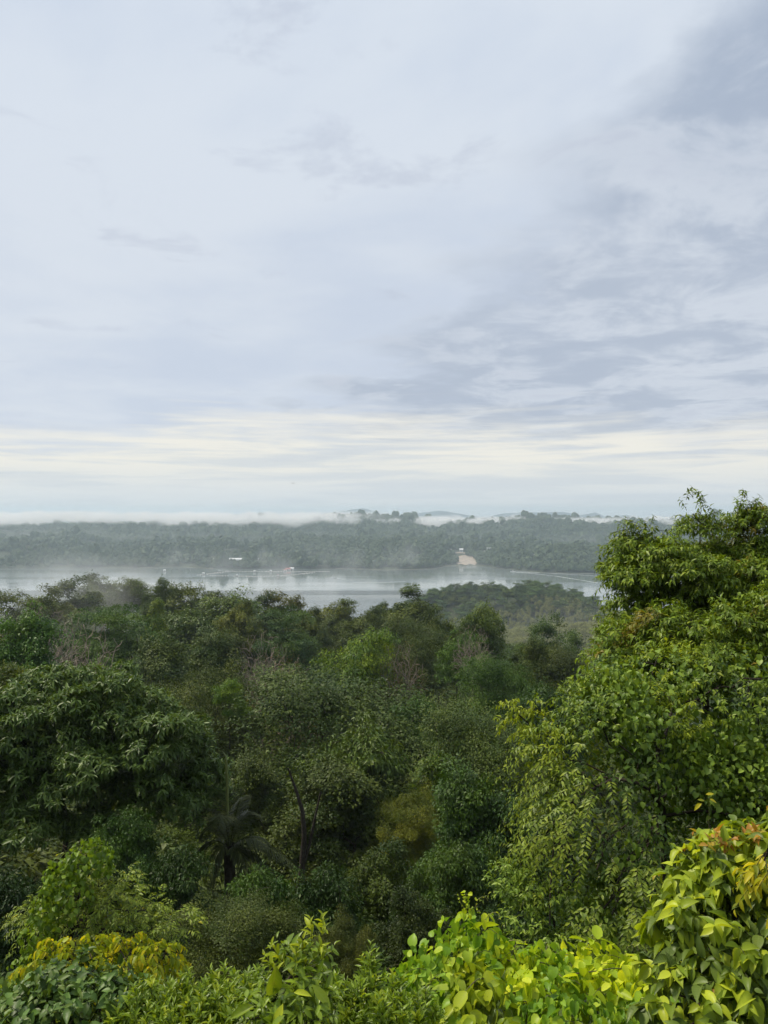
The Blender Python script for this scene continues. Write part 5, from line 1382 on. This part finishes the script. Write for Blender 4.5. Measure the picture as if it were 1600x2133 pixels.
# fish farm
def on_lake(px, py):
    d = CAM_Z/((py-1066.5)/1600); return np.array([(px-800)/1600*d, d, 0])
def raft_proto():
    mb = MB()
    for y in (-3, 3): mb.box((0, y, .25), (8, .5, .25))
    for x in (-4, 0, 4): mb.box((x, 0, .3), (.5, 6.5, .25))
    fr = mb.mesh('frame', [TIMBER])
    fl = MB(); fl.tube(np.array([(-.6, 0, 0), (-.55, 0, 0), (.55, 0, 0), (.6, 0, 0)]), [.1, .4, .4, .1], 8)
    return fr, fl.mesh('float', [WHITE], True)
def fish_farm():
    rng = np.random.default_rng(61); fr, fl = raft_proto()
    lines = [((418, 1197.5), (475, 1190.5), 9), ((475, 1191), (560, 1190), 9), ((560, 1191), (680, 1190.5), 20), ((440, 1199), (520, 1200.5), 6), ((520, 1201), (590, 1199.5), 9), ((590, 1200), (650, 1193), 11)]
    for (a, b, n) in lines:
        for k in range(n):
            t = (k+rng.uniform(-.25, .25))/(n-1); p = on_lake(a[0]+(b[0]-a[0])*t, a[1]+(b[1]-a[1])*t)
            e = empty('fish_cage_raft', p, rng.normal()*.2)
            tag(e, 'low fish cage raft on white floats in the lines left of centre', 'raft', 'fish cage rafts on the lake')
            c = rng.uniform(.8, 1.25); e.scale = (c, c, c)
            o = bpy.data.objects.new('frame', fr); link(o, e)
            for x in (-4, 0, 4):
                for y in (-3, 3):
                    o = bpy.data.objects.new('float', fl); o.location = (x, y, .1); link(o, e)
    for i, (px, py, w, col, lb) in enumerate(((600, 1188.5, 11, RED, 'red-roofed floating house among the fish cages'), (608, 1187.0, 9, ROOF_W, 'white-roofed floating house just behind the red-roofed one'), (594, 1190.5, 7, RED, 'low red hut on the nearer side of the floating houses'), (530, 1192.5, 4.5, ROOF_W, 'white hut on the fish cage line under the long shed'), (564, 1191.5, 4.5, ROOF_W, 'pale hut midway along the fish cage line'),
                                     (424, 1197, 5, ROOF_W, 'white hut at the left end of the fish cages'), (494, 1200.5, 3, ROOF_W, 'tiny white hut on the nearest cage line'), (579, 1200.5, 4, RED, 'reddish hut on the nearest cage line'), (343, 1190.5, 5, ROOF_W, 'lone white floating hut far left of the fish cages'))):
        p = on_lake(px, py); s_ = w/1600*p[1]
        e = in_thing('floating_hut', p, lb, 'hut')
        mb = MB(); mb.box((0, 0, .3), (s_*1.15, s_*.9, .6)); mb.build('deck', TIMBER, e)
        mb = MB(); mb.box((0, 0, 1.75), (s_*.85, s_*.6, 2.3)); mb.build('wall', WHITE, e)
        mb = MB(); V = []
        for x in (-s_*.5, s_*.5): V += [(x, -s_*.4, 2.9), (x, 0, 2.9+s_*.22), (x, s_*.4, 2.9)]
        mb.add(V, [[0, 2, 1], [3, 4, 5]], [[0, 1, 4, 3], [1, 2, 5, 4], [0, 3, 5, 2]]); mb.build('roof', col, e)
        mb = MB(); mb.box((0, -s_*.3-.03, 1.5), (s_*.2, .08, 1.6)); mb.build('door', SHADE, e)
fish_farm()
def boat(px, py, ln, rz, label):
    p = on_lake(px, py); e = in_thing('motor_boat', p, label, 'boat'); e.rotation_euler[2] = rz
    xs = np.linspace(-.5, .5, 9)*ln; wd = ln*.16*np.array([.85, .95, 1, 1, .98, .9, .72, .42, .02]); V = []; n = 9
    for x, w, k in zip(xs, wd, range(9)):
        sh = .9+.5*(k/8)**2
        V += [(x, -w, sh), (x, -w*.6, .0), (x, w*.6, .0), (x, w, sh), (x, w*.85, sh-.12), (x, -w*.85, sh-.12)]
    mb = MB(); F = []
    for k in range(n-1):
        for j in range(6): F.append([k*6+j, k*6+(j+1) % 6, (k+1)*6+(j+1) % 6, (k+1)*6+j])
    mb.add(V, None, F+[[0, 5, 4, 3], [0, 3, 2, 1]]); mb.build('hull', WHITE, e)
    mb = MB(); mb.box((-ln*.05, 0, 1.5), (ln*.3, ln*.2, 1.1)); c = mb.build('cabin', WHITE, e)
    mb = MB(); mb.box((ln*.102, 0, 1.65), (.06, ln*.17, .5)); mb.build('window', SHADE, c)
    mb = MB(); mb.box((-ln*.53, 0, .8), (.5, .5, 1.2)); mb.build('outboard', SHADE, e)
    return e
boat(1068, 1191, 9, math.pi-.1, 'small white motor boat drawing a long wake on the right of the lake')
boat(976, 1180.5, 9, .2, 'white boat moored on the bay shore below the quarry')
boat(698, 1204.5, 7, .1, 'small boat on the open water right of the fish cages')
FOAM = simple_mat('wake_foam', (.72, .75, .75), .6, (.55, .6, .6), .4)
def wake(label, pts, w0, w1):
    P = np.array([on_lake(*q) for q in pts]); t = np.linspace(0, 1, 60)
    C = np.column_stack([np.interp(t, np.linspace(0, 1, len(P)), P[:, i]) for i in range(3)])
    T = np.gradient(C, axis=0); T /= np.linalg.norm(T, axis=1)[:, None]; A = np.column_stack([-T[:, 1], T[:, 0], 0*t])
    w = (w0+(w1-w0)*t)*(.6+.8*vnoise(t*22, 0*t, 9)); h = .16*(1-.5*t)
    V = np.concatenate([C-A*w[:, None]+[0, 0, .012], C+np.array([0, 0, 1.])*h[:, None], C+A*w[:, None]+[0, 0, .012]])
    n = 60; i = np.arange(n-1); F = np.concatenate([np.stack([i, i+n, i+n+1, i+1], -1), np.stack([i+n, i+2*n, i+2*n+1, i+n+1], -1)])
    tag(obj('wake', mesh_np('wake', V, None, F, [FOAM], True)), label, kind='stuff')
wake('lower arm of the motor boat\'s wake', [(1069, 1191.3), (1110, 1194.5), (1160, 1200.5), (1245, 1214)], 0.6, 1.0)
wake('upper arm of the motor boat\'s wake', [(1069, 1190.8), (1120, 1192.5), (1200, 1197), (1290, 1203)], .5, .6)
wake('faint ripple line on the lake right of the fish cages', [(690, 1203), (705, 1205), (720, 1207)], .5, .5)
wake('faint ripple line in the middle of the lake', [(735, 1214), (770, 1212.5), (805, 1213.5), (845, 1211)], .5, .5)

def bird():
    e = in_thing('bird', at(611, 1007, 130), 'tiny dark bird flying above the hills left of centre', 'bird')
    mb = MB(); t = np.linspace(-1, 1, 9)
    mb.tube(np.column_stack([.03*t, .18*t, .02*t]), .045*np.sqrt(1.02-t*t), 7)
    for s_ in (-1, 1): mb.add([(0, .08, .02), (s_*.22, .10, .12), (s_*.45, -.02, .06), (s_*.2, -.06, .09), (0, -.1, .02), (s_*.2, .0, .075), (s_*.01, .0, -.01)], [[0, 1, 3], [0, 3, 4], [1, 2, 3], [0, 5, 1], [6, 4, 5], [5, 3, 2]])
    mb.build('body', SHADE, e)
bird()
# ------------------------------------------------------------------ air: haze, low cloud, mist
def volume_obj(name, label, lo, hi, mat):
    mb = MB(); lo = np.array(lo, float); hi = np.array(hi, float)
    mb.box((lo+hi)/2, hi-lo)
    o = mb.build(name, mat); tag(o, label, kind='stuff'); return o
def haze_mat():
    m = bpy.data.materials.new('haze_air'); m.use_nodes = True
    nt = m.node_tree; nt.nodes.clear()
    v = N(nt, 'ShaderNodeVolumePrincipled', {'Color': (0.76, 0.90, 1.0, 1), 'Density': 0.00018, 'Anisotropy': 0.25})
    out = N(nt, 'ShaderNodeOutputMaterial'); nt.links.new(v.outputs[0], out.inputs['Volume'])
    return m
volume_obj('haze', 'thin blue-grey haze over lake and hills', (-7900, -7900, -32), (7900, 7900, 152), haze_mat())

def cloud_mat(name, dens, scale, lo, hi, zlo, zmid, zhi, yaw=(1, 1, 1), zk=0.32, fx=None):
    """Cloud or mist: density from noise, thinning towards its top and base."""
    m = bpy.data.materials.new(name); m.use_nodes = True
    nt = m.node_tree; nt.nodes.clear()
    tc = N(nt, 'ShaderNodeTexCoord').outputs['Object']
    mp = N(nt, 'ShaderNodeMapping', {0: tc}); mp.inputs['Scale'].default_value = yaw
    n = noise(nt, mp.outputs[0], scale, 4, 0.6, 0.6)
    z = N(nt, 'ShaderNodeSeparateXYZ', {0: tc}).outputs[2]
    up = sstep(nt, z, zhi, zmid); dn = sstep(nt, z, zlo, zmid)
    f = math_(nt, 'ADD', n, math_(nt, 'MULTIPLY', math_(nt, 'SUBTRACT', math_(nt, 'MULTIPLY', up, dn), 1.0), zk))
    d = math_(nt, 'MULTIPLY', sstep(nt, f, lo, hi), dens)
    if fx:                                                 # thins out towards its ends
        xx = N(nt, 'ShaderNodeSeparateXYZ', {0: tc}).outputs[0]
        d = math_(nt, 'MULTIPLY', d, math_(nt, 'MULTIPLY', sstep(nt, xx, fx[0], fx[0]+fx[2]), sstep(nt, xx, fx[1], fx[1]-fx[2])))
    v = N(nt, 'ShaderNodeVolumePrincipled', {'Color': (1.0, 1.0, 1.0, 1), 'Density': d, 'Anisotropy': 0.0})
    out = N(nt, 'ShaderNodeOutputMaterial'); nt.links.new(v.outputs[0], out.inputs['Volume'])
    return m
def dens_tune(m, rate):
    m.cycles.volume_step_rate = rate
    return m
volume_obj('low_cloud', 'low white cloud lying along the tops of the far hills', (-1750, 2420, 40), (60, 3000, 136), dens_tune(cloud_mat('low_cloud_vapour', 0.015, 1.0, 0.36, 0.58, 40, 90, 136, (0.0085, 0.006, 0.020), 0.40, (-1750, 60, 260)), 0.4))
volume_obj('low_cloud', 'torn strips of low cloud along the hill crests right of centre', (-200, 2480, 40), (1500, 3000, 116), dens_tune(cloud_mat('torn_cloud_vapour', 0.016, 1.0, 0.43, 0.55, 40, 78, 114, (0.0095, 0.006, 0.024), 0.30, (-200, 1500, 200)), 0.4))
volume_obj('mist', 'pale mist lying in the valley between the two far ridges', (-1500, 1980, 0), (1500, 2330, 82), dens_tune(cloud_mat('valley_mist', 0.0016, 1.0, 0.25, 0.75, -40, 20, 82, (0.005, 0.004, 0.006)), 1.0))
volume_obj('mist', 'thin mist drifting over the left part of the lake', (-620, 700, 0), (230, 1480, 95), dens_tune(cloud_mat('lake_mist', 0.0014, 1.0, 0.47, 0.66, -30, 30, 95, (0.013, 0.004, 0.004), fx=(-620, 230, 260)), 0.8))
volume_obj('mist', 'plume of mist rising between the skyline trees at the left', (-118, 118, 62), (-36, 240, 116), dens_tune(cloud_mat('tree_mist', 0.019, 1.0, 0.44, 0.70, 60, 84, 114, (0.045, 0.02, 0.018), fx=(-118, -36, 25)), 0.8))
volume_obj('mist', 'faint mist over the valley in front of the wooded hill', (10, 330, 0), (330, 640, 66), dens_tune(cloud_mat('hollow_mist', 0.0010, 1.0, 0.2, 0.8, -40, 10, 66, (0.02, 0.012, 0.02), fx=(10, 330, 80)), 1.0))
